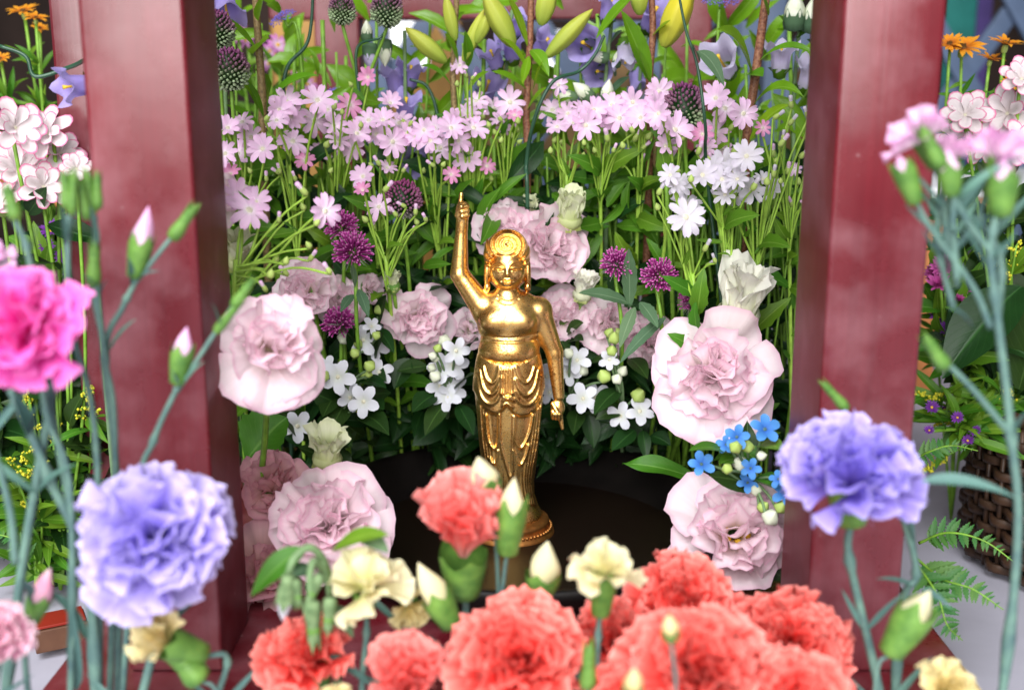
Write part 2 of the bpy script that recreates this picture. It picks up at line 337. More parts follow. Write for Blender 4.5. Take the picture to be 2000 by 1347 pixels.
ST['grey'] = plain('downy_stem', (0.15, 0.24, 0.11), 0.7, 0.2, 0, 0.2, 200)
ST['dark'] = plain('dark_curled_stem', (0.022, 0.075, 0.04), 0.38, 0.5, 0, 0.25, 100)
ST['red'] = plain('reddish_lily_stem', (0.22, 0.05, 0.035), 0.5, 0.35, 0, 0.5, 700, c2=(0.36, 0.17, 0.09))
ST['brown'] = plain('brown_green_lily_stem', (0.22, 0.13, 0.05), 0.5, 0.35, 0, 0.5, 700, c2=(0.34, 0.24, 0.10))
CALYX = plain('green_calyx', (0.075, 0.20, 0.035), 0.45, 0.4, 0, 0.25, 130, c2=(0.17, 0.33, 0.06))
BUDG = plain('pale_green_bud', (0.36, 0.48, 0.12), 0.5, 0.35, 0, 0.18, 200)
BUDW = plain('white_green_bud', (0.62, 0.68, 0.46), 0.5, 0.35, 0, 0.12, 200, c2=(0.74, 0.76, 0.64))
YEL = plain('yellow_stamen', (0.78, 0.50, 0.04), 0.6, 0.3, 0, 0.2, 300)
CEN = plain('cream_flower_center', (0.74, 0.70, 0.50), 0.6, 0.3, 0, 0.25, 900, c2=(0.84, 0.82, 0.70))
BROWN = plain('dark_flower_center', (0.11, 0.055, 0.015), 0.7, 0.2, 0, 0.4, 700)
GOLDENROD = plain('goldenrod_florets', (0.55, 0.52, 0.03), 0.6, 0.3, 0, 0.25, 400)
def bud_ramp(name, stops, rough=0.45):
    return petal_mat(name, stops, 0.16, 0.07, rough)
LILYB = bud_ramp('yellow_green_lily_bud', [(0, (0.30, 0.42, 0.06)), (0.5, (0.46, 0.52, 0.07)), (1, (0.52, 0.50, 0.08))])
LILYY = bud_ramp('yellow_lily_bud', [(0, (0.40, 0.45, 0.06)), (0.5, (0.66, 0.58, 0.04)), (1, (0.72, 0.60, 0.04))])
ALLIUM = petal_mat('allium_floret', [(0, (0.42, 0.52, 0.32)), (0.38, (0.34, 0.46, 0.24)), (0.58, (0.24, 0.13, 0.17)), (1, (0.22, 0.05, 0.16))], 0.12, 0.15)
ALLIUM_P = petal_mat('purple_allium_floret', [(0, (0.40, 0.42, 0.34)), (0.25, (0.30, 0.14, 0.22)), (1, (0.24, 0.04, 0.14))], 0.12, 0.15)
CLOVER = petal_mat('clover_floret', [(0, (0.25, 0.02, 0.15)), (0.6, (0.50, 0.05, 0.33)), (0.88, (0.68, 0.16, 0.50)), (1, (0.86, 0.58, 0.75))], 0.25, 0.1)
HAIR = plain('pale_hairs', (0.45, 0.48, 0.42), 0.8, 0.1, 0, 0.1)
VIOLET = petal_mat('violet_umbel_floret', [(0, (0.15, 0.12, 0.50)), (1, (0.26, 0.20, 0.70))], 0.25, 0.15)

# ================================================================= STRUCTURE
def cloth_mat():
    return plain('white_table_cloth', (0.40, 0.39, 0.46), 0.75, 0.2, 0, 0.06, 30, bump=0.0006)
CLOTH = cloth_mat()
TZ = -0.05
def clothz(a, b):
    x, y = -1.6 + 3.2 * a, -1.0 + 2.6 * b
    return (x, y, TZ + 0.0018 * math.sin(9 * x + 4 * y) + 0.0012 * math.sin(23 * x - 13 * y))
v, f, uv = g_grid(120, 100, clothz)
single('table_cloth', mesh('table_cloth', v, f, CLOTH, uv), kind='structure')
DARKW = plain('dark_hall_wall', (0.035, 0.022, 0.018), 0.8, 0.2, 0, 0.5, 6)
single('back_wall', mesh('back_wall', *g_box(-2.2, 2.2, 2.0, 2.06, -0.6, 2.4)[:2], DARKW, smooth=False), kind='structure')

# --- the little red shrine: platform, four posts, back lintel
sh = thing('flower_shrine', 'small shrine of red lacquered posts on a platform around the gold statue', 'shrine', (0, 0.1, -0.0495))
PZ = -0.0100
m = MB().add(*g_box(-0.215, 0.215, -0.196, 0.46, TZ + 0.003, PZ, 0.003)).done('platform', LACQ); part('platform', m, sh)
def post(x0, x1, y0, y1, z0, z1):
    import bmesh
    m = MB().add(*g_box(x0, x1, y0, y1, z0, z1, 0.0021)).done('post', [LACQ, LACQ_SHADE])
    for q in m.polygons: q.material_index = 1 if abs(q.normal.x) > 0.95 else 0      # side faces take the low-reflection copy, standing in for shade
    return part('post', m, sh)
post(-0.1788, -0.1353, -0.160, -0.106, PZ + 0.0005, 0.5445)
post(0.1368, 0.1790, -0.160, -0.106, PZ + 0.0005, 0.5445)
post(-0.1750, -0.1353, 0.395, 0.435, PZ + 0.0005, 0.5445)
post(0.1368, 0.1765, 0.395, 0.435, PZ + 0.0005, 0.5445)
part('lintel', MB().add(*g_box(-0.215, 0.215, 0.398, 0.432, 0.3185, 0.375, 0.002)).done('lintel', LACQ), sh)
part('lintel', MB().add(*g_box(-0.24, 0.24, -0.150, -0.116, 0.345, 0.40, 0.002)).done('lintel', LACQ), sh)
TRAY = plain('black_plastic', (0.005, 0.006, 0.005), 0.6, 0.2, 0, 0.3, 80)
tr_ = thing('flower_tray', 'black tray behind the basin holding the flower stems', 'tray', (0, 0.19, PZ))
part('tray_wall', MB().add(*g_box(-0.130, 0.132, 0.126, 0.130, PZ + 0.0005, 0.026, 0.001)).done('tray_wall', TRAY), tr_)
part('tray_base', MB().add(*g_box(-0.130, 0.132, 0.1302, 0.27, PZ + 0.0005, 0.020, 0.001)).done('tray_base', TRAY), tr_)
a = P(93, 0, 0.02); b = P(172, 0, 0.02)
single('stand_post', MB().add(*g_box(a.x, b.x, 0.02, 0.06, TZ + 0.004, 0.42, 0.002)).done('stand_post', LACQ),
       'dark red post standing left of the shrine behind pink-edged flowers', 'post')

# --- basin
bc = Vector((0.006, -0.010, 0))
prof = [(0.0001, -0.0090), (0.050, -0.0088), (0.090, -0.0075), (0.112, 0.004), (0.1190, 0.0165), (0.1225, 0.0188), (0.1262, 0.0178), (0.1255, 0.013), (0.116, -0.001), (0.096, -0.0095), (0.0001, -0.0097)]
bs_ = thing('offering_basin', 'wide dark bronze basin holding the gold statue', 'basin', (bc.x, bc.y, -0.0097))
v, f, uv = g_lathe(prof, 96)
part('bowl', mesh('bowl', v, f, BRONZE, uv), bs_, Matrix.Translation(bc))
tea_m, nt, bs = newmat('dark_sweet_tea'); bs.inputs['Base Color'].default_value = (0.006, 0.003, 0.0015, 1); bs.inputs['Roughness'].default_value = 0.45; bs.inputs['Specular IOR Level'].default_value = 0.25
v, f, uv = g_lathe([(0.0001, 0), (0.05, 0), (0.098, 0)], 64)
part('tea_surface', mesh('tea_surface', v, f, tea_m, uv), bs_, Matrix.Translation(bc + Vector((0, 0, -0.0030))))

# ================================================================= STATUE (sculpted as a distance field)
def build_statue():
    h = 0.00042
    s = M_PX(990, 700, 0.0)                  # metres per photo pixel at the statue
    lo = np.array([-0.040, -0.030, -0.004]); hi = np.array([0.036, 0.030, 0.200])
    n = np.ceil((hi - lo) / h).astype(int) + 1
    def V(u, v, y=0.0):
        p = P(u, v, 0.0); return np.array([p.x, y * s, p.z])
    def cap(p, a, b, ra, rb):
        a, b = np.asarray(a), np.asarray(b); ba = b - a
        t = np.clip(((p - a) @ ba) / (ba @ ba), 0, 1)
        return np.linalg.norm(p - a - t[:, None] * ba, axis=1) - (ra + (rb - ra) * t)
    def ell(p, c, r):
        r = np.asarray(r); q = (p - c) / r; k0 = np.linalg.norm(q, axis=1); k1 = np.linalg.norm(q / r, axis=1)
        return k0 * (k0 - 1) / np.maximum(k1, 1e-6)
    def smin(a, b, k):
        hh = np.clip(0.5 + 0.5 * (b - a) / k, 0, 1); return b + (a - b) * hh - k * hh * (1 - hh)
    def bump(g, U, Vv, pts, a, wd, m=None):
        """adds a rounded ridge along a drawn line to g (only near the line)"""
        xs, ys = [q[0] for q in pts], [q[1] for q in pts]; e = 2.6 * wd
        i = np.flatnonzero((U > min(xs) - e) & (U < max(xs) + e) & (Vv > min(ys) - e) & (Vv < max(ys) + e))
        if not len(i): return
        u, v = U[i], Vv[i]; d = np.full(u.shape, 1e9, dtype=u.dtype)
        for (x0, y0), (x1, y1) in zip(pts[:-1], pts[1:]):
            bx, by = x1 - x0, y1 - y0
            t = np.clip(((u - x0) * bx + (v - y0) * by) / (bx * bx + by * by), 0, 1)
            d = np.minimum(d, (u - x0 - t * bx) ** 2 + (v - y0 - t * by) ** 2)
        w = a * np.exp(-d / (wd * wd))
        g[i] += w if m is None else w * m[i]
    def curve(pts, k=5):
        return [(q.x, q.y) for q in spline([Vector((x, y, 0)) for x, y in pts], k)]
    px = s
    prof_v = [(676, 50, 40), (690, 56, 44), (705, 59.5, 46), (725, 62.5, 47), (750, 65, 48), (780, 65.5, 48), (810, 62.5, 46), (850, 59.5, 44), (900, 54.5, 41), (940, 49, 38), (965, 50, 39), (985, 57, 45), (1003, 66, 54), (1030, 70, 58)]
    pz = np.array([P(990, q[0], 0).z for q in prof_v])[::-1]
    pw = np.array([q[1] for q in prof_v])[::-1] * px; pd = np.array([q[2] for q in prof_v])[::-1] * px
    def field(p, detail=True):
        rel = p - np.array(CAM)
        depth = rel[:, 1] * CP - rel[:, 2] * SP
        U = 1000 + F * rel[:, 0] / depth; Vv = 673.5 - F * (rel[:, 1] * SP + rel[:, 2] * CP) / depth
        front = 1 / (1 + np.exp(np.clip((p[:, 1] - 2 * px) / (3 * px), -40, 40)))
        # torso
        d = ell(p, V(994, 628, 2), np.array([62, 44, 62]) * px)
        d = smin(d, cap(p, V(950, 604, 4), V(1052, 606, 4), 25 * px, 26 * px), 14 * px)
        d = smin(d, cap(p, V(968, 589, 3), V(1018, 589, 3), 19 * px, 19 * px), 14 * px)
        d = smin(d, cap(p, V(991, 560, 3), V(991, 595, 3), 23 * px, 25 * px), 8 * px)
        d = smin(d, ell(p, V(966, 622, -24), np.array([27, 20, 22]) * px), 12 * px)
        d = smin(d, ell(p, V(1018, 622, -24), np.array([27, 20, 22]) * px), 12 * px)
        d = smin(d, ell(p, V(994, 682, -2), np.array([60, 48, 42]) * px), 12 * px)
        if detail:
            for pts, a, w in ((curve([(936, 655), (962, 658), (992, 660), (1024, 657), (1052, 650)]), 1.5, 2.4),
                              (curve([(942, 668), (965, 667), (992, 669), (1022, 667), (1046, 662)]), 1.7, 2.6),
                              (curve([(972, 585), (982, 592), (992, 594), (1002, 592), (1012, 585)]), 1.0, 2.0),
                              (curve([(974, 577), (983, 583), (992, 585), (1001, 583), (1010, 577)]), 0.9, 1.8),
                              (curve([(983, 713), (990, 710), (998, 713)]), 1.5, 2.0)):
                g0 = np.zeros_like(d); bump(g0, U, Vv, pts, a, w); d = d + g0 * px * front
        # robe
        w = np.interp(p[:, 2], pz, pw); dp = np.interp(p[:, 2], pz, pd)
        cx = V(994, 740)[0]
        q = np.hypot((p[:, 0] - cx) / w, (p[:, 1] - 1 * px) / dp)
        skirt = (q - 1) * np.minimum(w, dp) * 0.9
        skirt = np.maximum(skirt, p[:, 2] - V(990, 690)[2])
        skirt = np.maximum(skirt, -p[:, 2] - 0.001)
        if detail:
            # waist edge: robe sags under the belly
            edge = np.interp(U, [932, 940, 960, 992, 1026, 1046, 1056], [690, 702, 713, 719, 713, 702, 690])
            skirt = np.maximum(skirt, (edge - Vv) * px * front - (1 - front) * 1.0)
            # overlapping apron with a wavy hem
            hem = np.interp(U, [926, 934, 946, 960, 972, 982, 990, 996, 1003, 1016, 1030, 1044, 1056, 1064],
                            [765, 780, 798, 807, 808, 800, 790, 796, 808, 813, 811, 803, 782, 760])
            apron = 0.5 - 0.5 * np.tanh((Vv - hem) / 2.2)
            skirt = skirt - 4.6 * px * apron * front
            pan = ((U > 976) & (U < 1003)).astype(float)
            ridge = np.zeros_like(d)
            def rd(pts, a, wd, m=None):
                bump(ridge, U, Vv, curve(pts, 3), a, wd, m)
            up, dn = apron, 1 - apron
            rd([(943, 716), (949, 738), (960, 748), (970, 738), (975, 718)], 3.4, 3.2, up)
            rd([(936, 722), (943, 757), (958, 770), (970, 760), (978, 738)], 3.6, 3.4, up)
            rd([(931, 735), (938, 772), (952, 788), (968, 784), (979, 764)], 3.0, 3.6, up)
            rd([(1045, 716), (1038, 738), (1027, 748), (1015, 738), (1008, 718)], 3.4, 3.2, up)
            rd([(1053, 722), (1045, 757), (1030, 772), (1016, 762), (1007, 742)], 3.6, 3.4, up)
            rd([(1058, 735), (1051, 772), (1034, 790), (1016, 786), (1005, 768)], 3.0, 3.6, up)
            for uu in (979, 985, 992, 999): rd([(uu, 722), (uu + 0.5, 745), (uu, 768)], 3.6, 2.2)
            rd([(979, 768), (985, 776), (995, 777), (1001, 768)], 4.0, 3.0)
            rd([(984, 782), (992, 779), (1001, 781)], 5.5, 4.0)
            rd([(983, 791), (991, 788), (998, 794)], 5.0, 3.6)
            rd([(948, 812), (950, 846), (957, 868), (966, 876), (972, 866), (974, 830), (974, 810)], 3.6, 2.8, dn)
            rd([(1006, 814), (1005, 850), (1010, 868), (1018, 875), (1028, 862), (1037, 835), (1041, 812)], 3.6, 2.8, dn)
            rd([(1004, 880), (1010, 900), (1018, 907), (1026, 894), (1033, 870)], 3.2, 2.6, dn)
            rd([(956, 895), (962, 905), (969, 900), (972, 880)], 3.0, 2.6, dn)
            rd([(976, 806), (977, 860), (988, 905), (998, 940)], 3.2, 2.6, dn)
            rd([(1002, 812), (1001, 860), (1000, 930)], 3.0, 2.6, dn)
            for k in range(4):
                rd([(937 + 6 * k * 0.9, 792 + 4 * k), (942 + 5.5 * k, 860), (953 + 5 * k, 935), (952 + 5 * k, 985)], 2.6, 1.9, dn)
                rd([(1057 - 6 * k * 0.8, 792 + 4 * k), (1051 - 5.5 * k, 860), (1038 - 4.5 * k, 935), (1044 - 4 * k, 985)], 2.6, 1.9, dn)
            fade = dn * np.clip((Vv - 912) / 45, 0, 1)
            for k in range(5): rd([(975 + 11 * k, 905), (974 + 11.5 * k, 955), (966 + 16 * k, 995)], 2.6, 2.2, fade)
            skirt = skirt - 0.8 * ridge * px * front
            ang = np.arctan2(p[:, 0] - cx, p[:, 1])
            skirt = skirt - 1.6 * px * np.cos(26 * ang) * (1 - front)
        d = smin(d, skirt, 1.5 * px)
        # raised arm
        a = cap(p, V(946, 606, 4), V(899, 538, 4), 25 * px, 18.5 * px)
        a = smin(a, cap(p, V(897, 533, 4), V(902, 440, 0), 17.5 * px, 10.5 * px), 5 * px)
        a = smin(a, cap(p, V(902, 445, 0), V(903, 425, -1), 10.5 * px, 12 * px), 4 * px)
        a = smin(a, ell(p, V(903, 413, -1), np.array([13, 11, 19]) * px), 4 * px)
        d = smin(d, a, 9 * px)
        fi = cap(p, V(899, 402, 1), V(901, 378, 2), 5.4 * px, 3.6 * px)
        for k in range(3):
            fi = np.minimum(fi, cap(p, V(907 + k, 398 + 8.5 * k, -4), V(913 + 0.5 * k, 402 + 8.5 * k, -9), 5.2 * px, 4.6 * px))
            fi = np.minimum(fi, cap(p, V(913 + 0.5 * k, 402 + 8.5 * k, -9), V(903, 404 + 8.5 * k, -13), 4.6 * px, 4.2 * px))
        fi = np.minimum(fi, cap(p, V(893, 420, -6), V(902, 402, -14), 5 * px, 4 * px))
        d = smin(d, fi, 2.4 * px)
        # lowered arm
        a = cap(p, V(1050, 610, 4), V(1083, 688, 3), 27 * px, 17 * px)
        a = smin(a, cap(p, V(1083, 690, 3), V(1091, 772, -4), 17 * px, 11 * px), 5 * px)
        a = smin(a, ell(p, V(1089, 795, -5), np.array([14, 12, 19]) * px), 4 * px)
        d = smin(d, a, 7 * px)
        fi = cap(p, V(1093, 808, -6), V(1098, 834, -7), 5.6 * px, 3.8 * px)
        for k in range(3):
            fi = np.minimum(fi, cap(p, V(1079 + 6 * k, 800 + 2 * k, -12), V(1080 + 6 * k, 812 + 1 * k, -14), 4.8 * px, 4.4 * px))
            fi = np.minimum(fi, cap(p, V(1080 + 6 * k, 812 + 1 * k, -14), V(1082 + 5 * k, 803, -20), 4.4 * px, 4 * px))
        fi = np.minimum(fi, cap(p, V(1079, 785, -10), V(1088, 800, -20), 4.6 * px, 3.8 * px))
        d = smin(d, fi, 2.4 * px)
        # head
        hd = ell(p, V(991, 512, 0), np.array([36.5, 43, 50]) * px)
        hd = smin(hd, ell(p, V(991, 532, -9), np.array([33, 35, 31]) * px), 10 * px)
        hd = smin(hd, ell(p, V(991, 530, 10), np.array([41, 30, 38]) * px), 3 * px)
        if detail:
            hd = smin(hd, ell(p, V(974, 527, -27), np.array([13, 12, 13]) * px), 9 * px)
            hd = smin(hd, ell(p, V(1008, 527, -27), np.array([13, 12, 13]) * px), 9 * px)
            hd = smin(hd, ell(p, V(991, 549, -31), np.array([9, 7, 6]) * px), 7 * px)
            g = np.zeros_like(d)
            def gr(pts, a, wd):
                bump(g, U, Vv, curve(pts, 3), a, wd)
            for sg in (-1, 1):
                X = lambda x: 991 + sg * x
                gr([(X(3), 524), (X(5), 518), (X(12), 512.5), (X(21), 512), (X(29), 517)], 2.4, 1.6)       # brow
                gr([(X(6), 523), (X(13), 517.5), (X(22), 517), (X(28), 520)], -2.0, 1.8)                    # socket
                gr([(X(9), 523), (X(17), 521.5), (X(26), 523)], 2.0, 2.4)                                   # lid
                gr([(X(8), 526), (X(16), 527.2), (X(27), 525)], -3.4, 1.35)                                    # eye slit
                gr([(X(10), 530), (X(17), 531), (X(25), 529)], 0.9, 1.5)
                gr([(X(8.5), 535), (X(10.5), 541), (X(14), 546)], -0.9, 2.0)                                # cheek fold
            gr([(980, 547.5), (986, 545.2), (991, 546.2), (996, 545.2), (1002, 547.5)], 2.1, 1.5)
            gr([(984, 551), (991, 552.2), (998, 551)], 2.2, 1.8)
            gr([(979, 548.5), (991, 548.8), (1003, 548.5)], -3.0, 1.2)
            gr([(986, 555.5), (996, 555.5)], -1.2, 1.6)
            hd = hd - g * px * front
        nose = cap(p, V(991, 508, -40), V(991, 527.5, -46), 2.6 * px, 4.6 * px)
        nose = smin(nose, cap(p, V(985.5, 531, -42), V(996.5, 531, -42), 3.1 * px, 3.1 * px), 2.2 * px)
        hd = smin(hd, nose, 3.2 * px)
        hair = ell(p, V(990, 497, 2), np.array([45, 50, 38]) * px)
        hair = smin(hair, ell(p, V(990, 479, -5), np.array([38, 43, 29]) * px), 12 * px)
        fr2 = 1 / (1 + np.exp(np.clip((p[:, 1] + 10 * px) / (4 * px), -40, 40)))
        hline = np.interp(U, [940, 950, 955, 961, 972, 991, 1010, 1020, 1026, 1031, 1042], [540, 530, 508, 499.5, 497.5, 497, 497.5, 499.5, 508, 530, 540])
        hair = np.maximum(hair, (Vv - hline) * px * 0.8 * fr2 - (1 - fr2) * 0.02)
        hair = np.maximum(hair, V(990, 545)[2] - p[:, 2])
        if detail:
            rr = np.hypot((U - 990) * 0.98, (Vv - 478.5) * 1.10)
            th = np.arctan2(Vv - 478.5, U - 990)
            fr3 = 1 / (1 + np.exp(np.clip((p[:, 1] - 10 * px) / (6 * px), -40, 40)))
            hair = hair - (1.9 + 0.8 * np.clip((rr - 14) / 14, 0, 1)) * px * np.cos(2 * np.pi * rr / 9.0 - th) * np.clip(rr / 3, 0.3, 1) * (0.2 + 0.8 * fr3) * np.clip((47 - np.abs(U - 990)) / 9, 0.1, 1)
        hd = np.minimum(hd, hair)
        for sg, ux in ((-1, 951), (1, 1031)):
            ear = ell(p, V(ux, 534, 0), np.array([6, 11, 33]) * px)
            ear = np.minimum(ear, ell(p, V(ux - sg * 0.5, 560, -2), np.array([6.5, 8, 11]) * px))
            hd = smin(hd, ear, 2.5 * px)
        d = smin(d, hd, 2.5 * px)
        return d
    # coarse pass picks the cells near the surface, fine pass fills them
    B = 6
    nb = np.ceil((n - 1) / B).astype(int); n = nb * B + 1
    gc = np.stack(np.meshgrid(*[np.arange(k) for k in nb], indexing='ij'), -1).reshape(-1, 3)
    ctr = lo + (gc * B + B / 2) * h
    dc = field(ctr, False)
    D = np.ones(tuple(n), dtype=np.float32)
    near = np.abs(dc) < B * h * 0.9 + 0.0022
    sub = np.stack(np.meshgrid(*[np.arange(B + 1)] * 3, indexing='ij'), -1).reshape(-1, 3)
    for g_ in gc[(dc < 0) & ~near]:
        a_ = g_ * B; D[a_[0]:a_[0] + B + 1, a_[1]:a_[1] + B + 1, a_[2]:a_[2] + B + 1] = -1
    idx = (gc[near][:, None, :] * B + sub[None]).reshape(-1, 3)
    flat = np.unique(np.ravel_multi_index(idx.T, D.shape))
    idx = np.stack(np.unravel_index(flat, D.shape), -1)
    out = np.empty(len(idx), dtype=np.float32)
    for k in range(0, len(idx), 200000):
        out[k:k + 200000] = field((lo + idx[k:k + 200000] * h).astype(np.float32))
    D.ravel()[flat] = out
    # naive surface nets
    sg = D < 0
    c = [sg[i:i - 1 or None, j:j - 1 or None, k:k - 1 or None] if False else sg[i:sg.shape[0] - 1 + i, j:sg.shape[1] - 1 + j, k:sg.shape[2] - 1 + k] for i in (0, 1) for j in (0, 1) for k in (0, 1)]
    allin = c[0].copy(); anyin = c[0].copy()
    for q in c[1:]: allin &= q; anyin |= q
    act = np.argwhere(anyin & ~allin)
    acc = np.zeros((len(act), 3)); cnt = np.zeros(len(act))
    corners = np.array([(i, j, k) for i in (0, 1) for j in (0, 1) for k in (0, 1)])
    vals = [D[tuple((act + q).T)] for q in corners]
    for i in range(8):
        for j in range(i + 1, 8):
            if np.abs(corners[i] - corners[j]).sum() != 1: continue
            m_ = (vals[i] < 0) != (vals[j] < 0)
            t = np.where(m_, vals[i] / np.where(m_, vals[i] - vals[j], 1), 0)
            acc += np.where(m_[:, None], corners[i] + t[:, None] * (corners[j] - corners[i]), 0); cnt += m_
    vv = lo + (act + acc / cnt[:, None]) * h
    ids = np.full(tuple(np.array(D.shape) - 1), -1, dtype=np.int64); ids[tuple(act.T)] = np.arange(len(act))
    faces = []
    for ax in range(3):
        e = np.eye(3, dtype=int); o1, o2 = e[(ax + 1) % 3], e[(ax + 2) % 3]
        sl0 = [slice(0, D.shape[k] - (1 if k == ax else 0)) for k in range(3)]
        sl1 = [slice(1 if k == ax else 0, None) for k in range(3)]
        ch = np.argwhere(sg[tuple(sl0)] != sg[tuple(sl1)])
        ok = np.all((ch >= 1) | (e[ax] == 1), axis=1) & np.all(ch < np.array(ids.shape), axis=1); ch = ch[ok]
        q = np.stack([ids[tuple((ch - a_ * o1 - b_ * o2).T)] for a_, b_ in ((0, 0), (1, 0), (1, 1), (0, 1))], -1)
        flip = sg[tuple(ch.T)]
        q[~flip] = q[~flip][:, ::-1]
        faces.append(q[np.all(q >= 0, axis=1)])
    fc = np.concatenate(faces)
    me = bpy.data.meshes.new('statue_body')
    me.vertices.add(len(vv)); me.vertices.foreach_set('co', vv.astype(np.float32).ravel())
    me.loops.add(fc.size); me.loops.foreach_set('vertex_index', fc.astype(np.int32).ravel())
    me.polygons.add(len(fc)); me.polygons.foreach_set('loop_start', np.arange(0, fc.size, 4, dtype=np.int32))
    me.update(calc_edges=True); me.validate()
    me.polygons.foreach_set('use_smooth', [True] * len(me.polygons))
    me.materials.append(GOLD); me.update()
    return me
st = thing('gilded_statue', 'standing gilded statue pointing one arm up and the other down', 'statue', (-0.0015, 0, 0))
part('body', build_statue(), st)
sx = P(996, 1000, 0.0).x; k = M_PX(990, 1000, 0)
pr = [(0.001, 0.0062), (70 * k, 0.0062), (75 * k, 0.0055), (77 * k, 0.0035), (74 * k, 0.0018), (76 * k, 0.0004), (85 * k, -0.0012), (88 * k, -0.004), (83 * k, -0.0065), (78 * k, -0.0084), (0.001, -0.0085)]
v, f, uv = g_lathe(pr, 64)
ped = part('pedestal', mesh('pedestal', v, f, OLDGOLD, uv), st, Matrix.Translation((sx, 0, 0)))
mb = MB()
for i in range(60):
    q = 2 * math.pi * i / 60
    v, f, uv = g_lathe([(0.00001, -0.0011), (0.0009, -0.0006), (0.0011, 0.0001), (0.0008, 0.0008), (0.00001, 0.0011)], 6)
    mb.add(v, f, uv, M=Matrix.Translation((sx + 80.5 * k * math.cos(q), 80.5 * k * math.sin(q), 0.0006)))
part('bead_ring', mb.done('bead_ring', OLDGOLD), ped, stuff=True)
# ================================================================= PETALS, LEAVES, BUDS
def pv_fan(seed, spread, L=1.0, round_=0.35, ser=0.0, nser=9, ruf=0.10, nruf=2.5, cup=0.25, side=0.15, curl=0.0, nu=10, nv=6, base=0.10):
    """fan petal: base at the origin, runs along +Y, upper face +Z"""
    r = random.Random(seed); ph = r.uniform(0, 6.28); ph2 = r.uniform(0, 6.28); k2 = r.uniform(0.7, 1.3)
    skew = r.uniform(-0.06, 0.06)
    def fn(a, b):
        s_ = 2 * a - 1
        e = L * (1 - round_ * abs(s_) ** 2.4 + skew * s_)
        if ser: e += ser * L * (0.5 * math.sin(nser * math.pi * s_ + ph) + 0.5 * math.sin(2.3 * nser * s_ + ph2)) * (b ** 4)
        th = s_ * spread * (0.55 + 0.45 * b)
        rr = e * b
        x = rr * math.sin(th) + s_ * base * L * (1 - b) * 0.5; y = rr * math.cos(th)
        w = ruf * L * b ** 2.2 * (math.sin(nruf * math.pi * s_ * k2 + ph) + 0.45 * math.sin(2.3 * nruf * math.pi * s_ + ph2))
        z = cup * L * b * b + side * L * s_ * s_ * b + w - curl * L * max(0, b - 0.55) ** 2
        return (x, y, z)
    return g_grid(nu, nv, fn)
def pv_strap(W, L=1.0, peak=0.62, notch=0.0, cup=0.08, curl=0.1, fold=0.06, nu=4, nv=6, base=0.25, twist=0.0, tip=0.04):
    """narrow petal, widest at peak of its length"""
    def fn(a, b):
        s_ = 2 * a - 1
        if b < peak: w = base + (1 - base) * math.sin(0.5 * math.pi * b / peak)
        else: w = math.sqrt(max(0.0, 1 - ((b - peak) / (1 - peak)) ** 3.0)) if b < 1 else 0.0
        w = max(w, tip)
        y = L * b * (1 - notch * (1 - abs(s_)) * (b ** 6))
        z = cup * L * b - curl * L * b ** 3 + fold * L * s_ * s_ * w + twist * s_ * b * L
        return (s_ * W * w, y, z)
    return g_grid(nu, nv, fn)
def variants(name, mat, n, fn):
    out = []
    for i in range(n):
        v, f, uv = fn(i); out.append(mesh(name, v, f, mat, uv))
    return out
PV = {}
def liz_set(mat, tag):
    PV[tag + 'o'] = variants('petal', PM[mat], 5, lambda i: pv_fan(100 + i, R(50), 1, 0.30, 0.018, 8, 0.085, 1.7 + 0.3 * (i % 3), 0.16 + 0.06 * (i % 2), 0.08, 0.65 + 0.2 * (i % 3), 14, 8))
    PV[tag + 'm'] = variants('petal', PM[mat], 5, lambda i: pv_fan(200 + i, R(52), 1, 0.26, 0.040, 11, 0.135, 2.0 + 0.4 * (i % 3), 0.26 + 0.08 * (i % 3), 0.14, 0.50, 20, 7))
    PV[tag + 'i'] = variants('petal', PM[mat], 4, lambda i: pv_fan(300 + i, R(56), 1, 0.28, 0.030, 9, 0.13, 1.8, 0.36, 0.24, 0.0, 12, 6))
    PV[tag + 'b'] = variants('petal', PM[mat], 4, lambda i: pv_fan(350 + i, R(28), 1, 0.36, 0.05, 7, 0.075, 1.9, 0.10, 0.24, 0.85 + 0.4 * (i % 2), 14, 8, 0.45))
for q in ('liz', 'liz_salmon', 'liz_green', 'liz_white'): liz_set(q, q)
def carn_set(mat, ser, ruf, nr):
    PV['c' + mat] = variants('petal', PM[mat], 6, lambda i: pv_fan(400 + i, R(40), 1, 0.16, ser, 8 + i % 3, ruf, nr + 0.35 * (i % 3), 0.08, 0.02, 0.30, 24, 7))
for q, a_, b_, c_ in (('coral', 0.050, 0.125, 2.3), ('lav', 0.040, 0.125, 2.1), ('lilac', 0.035, 0.13, 1.8), ('coralpink', 0.03, 0.08, 2.0), ('magenta', 0.030, 0.10, 1.5), ('cream', 0.014, 0.10, 1.6), ('yellow', 0.03, 0.16, 1.8), ('palepink', 0.03, 0.11, 1.8), ('pinkwhite', 0.05, 0.12, 2.4)): carn_set(q, a_, b_, c_)
for q in ('star', 'star_dark', 'star_white'):
    PV[q] = variants('petal', PM[q], 4, lambda i: pv_strap(0.205 + 0.02 * (i % 2), 1, 0.68, 0.10 if i % 2 else 0.03, 0.12, 0.16 + 0.10 * (i % 3), 0.05, 4, 7, 0.30, 0.03 * (i - 1.5), 0.42))
for q in ('tweed_white', 'tweed_blue'):
    PV[q] = variants('petal', PM[q], 3, lambda i: pv_strap(0.34, 1, 0.60, 0, 0.10, 0.20 + 0.06 * i, 0.05, 4, 7, 0.42, 0.03 * (i - 1), 0.30))
PV['azalea'] = variants('petal', PM['azalea'], 4, lambda i: pv_fan(600 + i, R(27), 1, 0.42, 0, 5, 0.03, 1.2, 0.20, 0.16, 0.65, 6, 6))
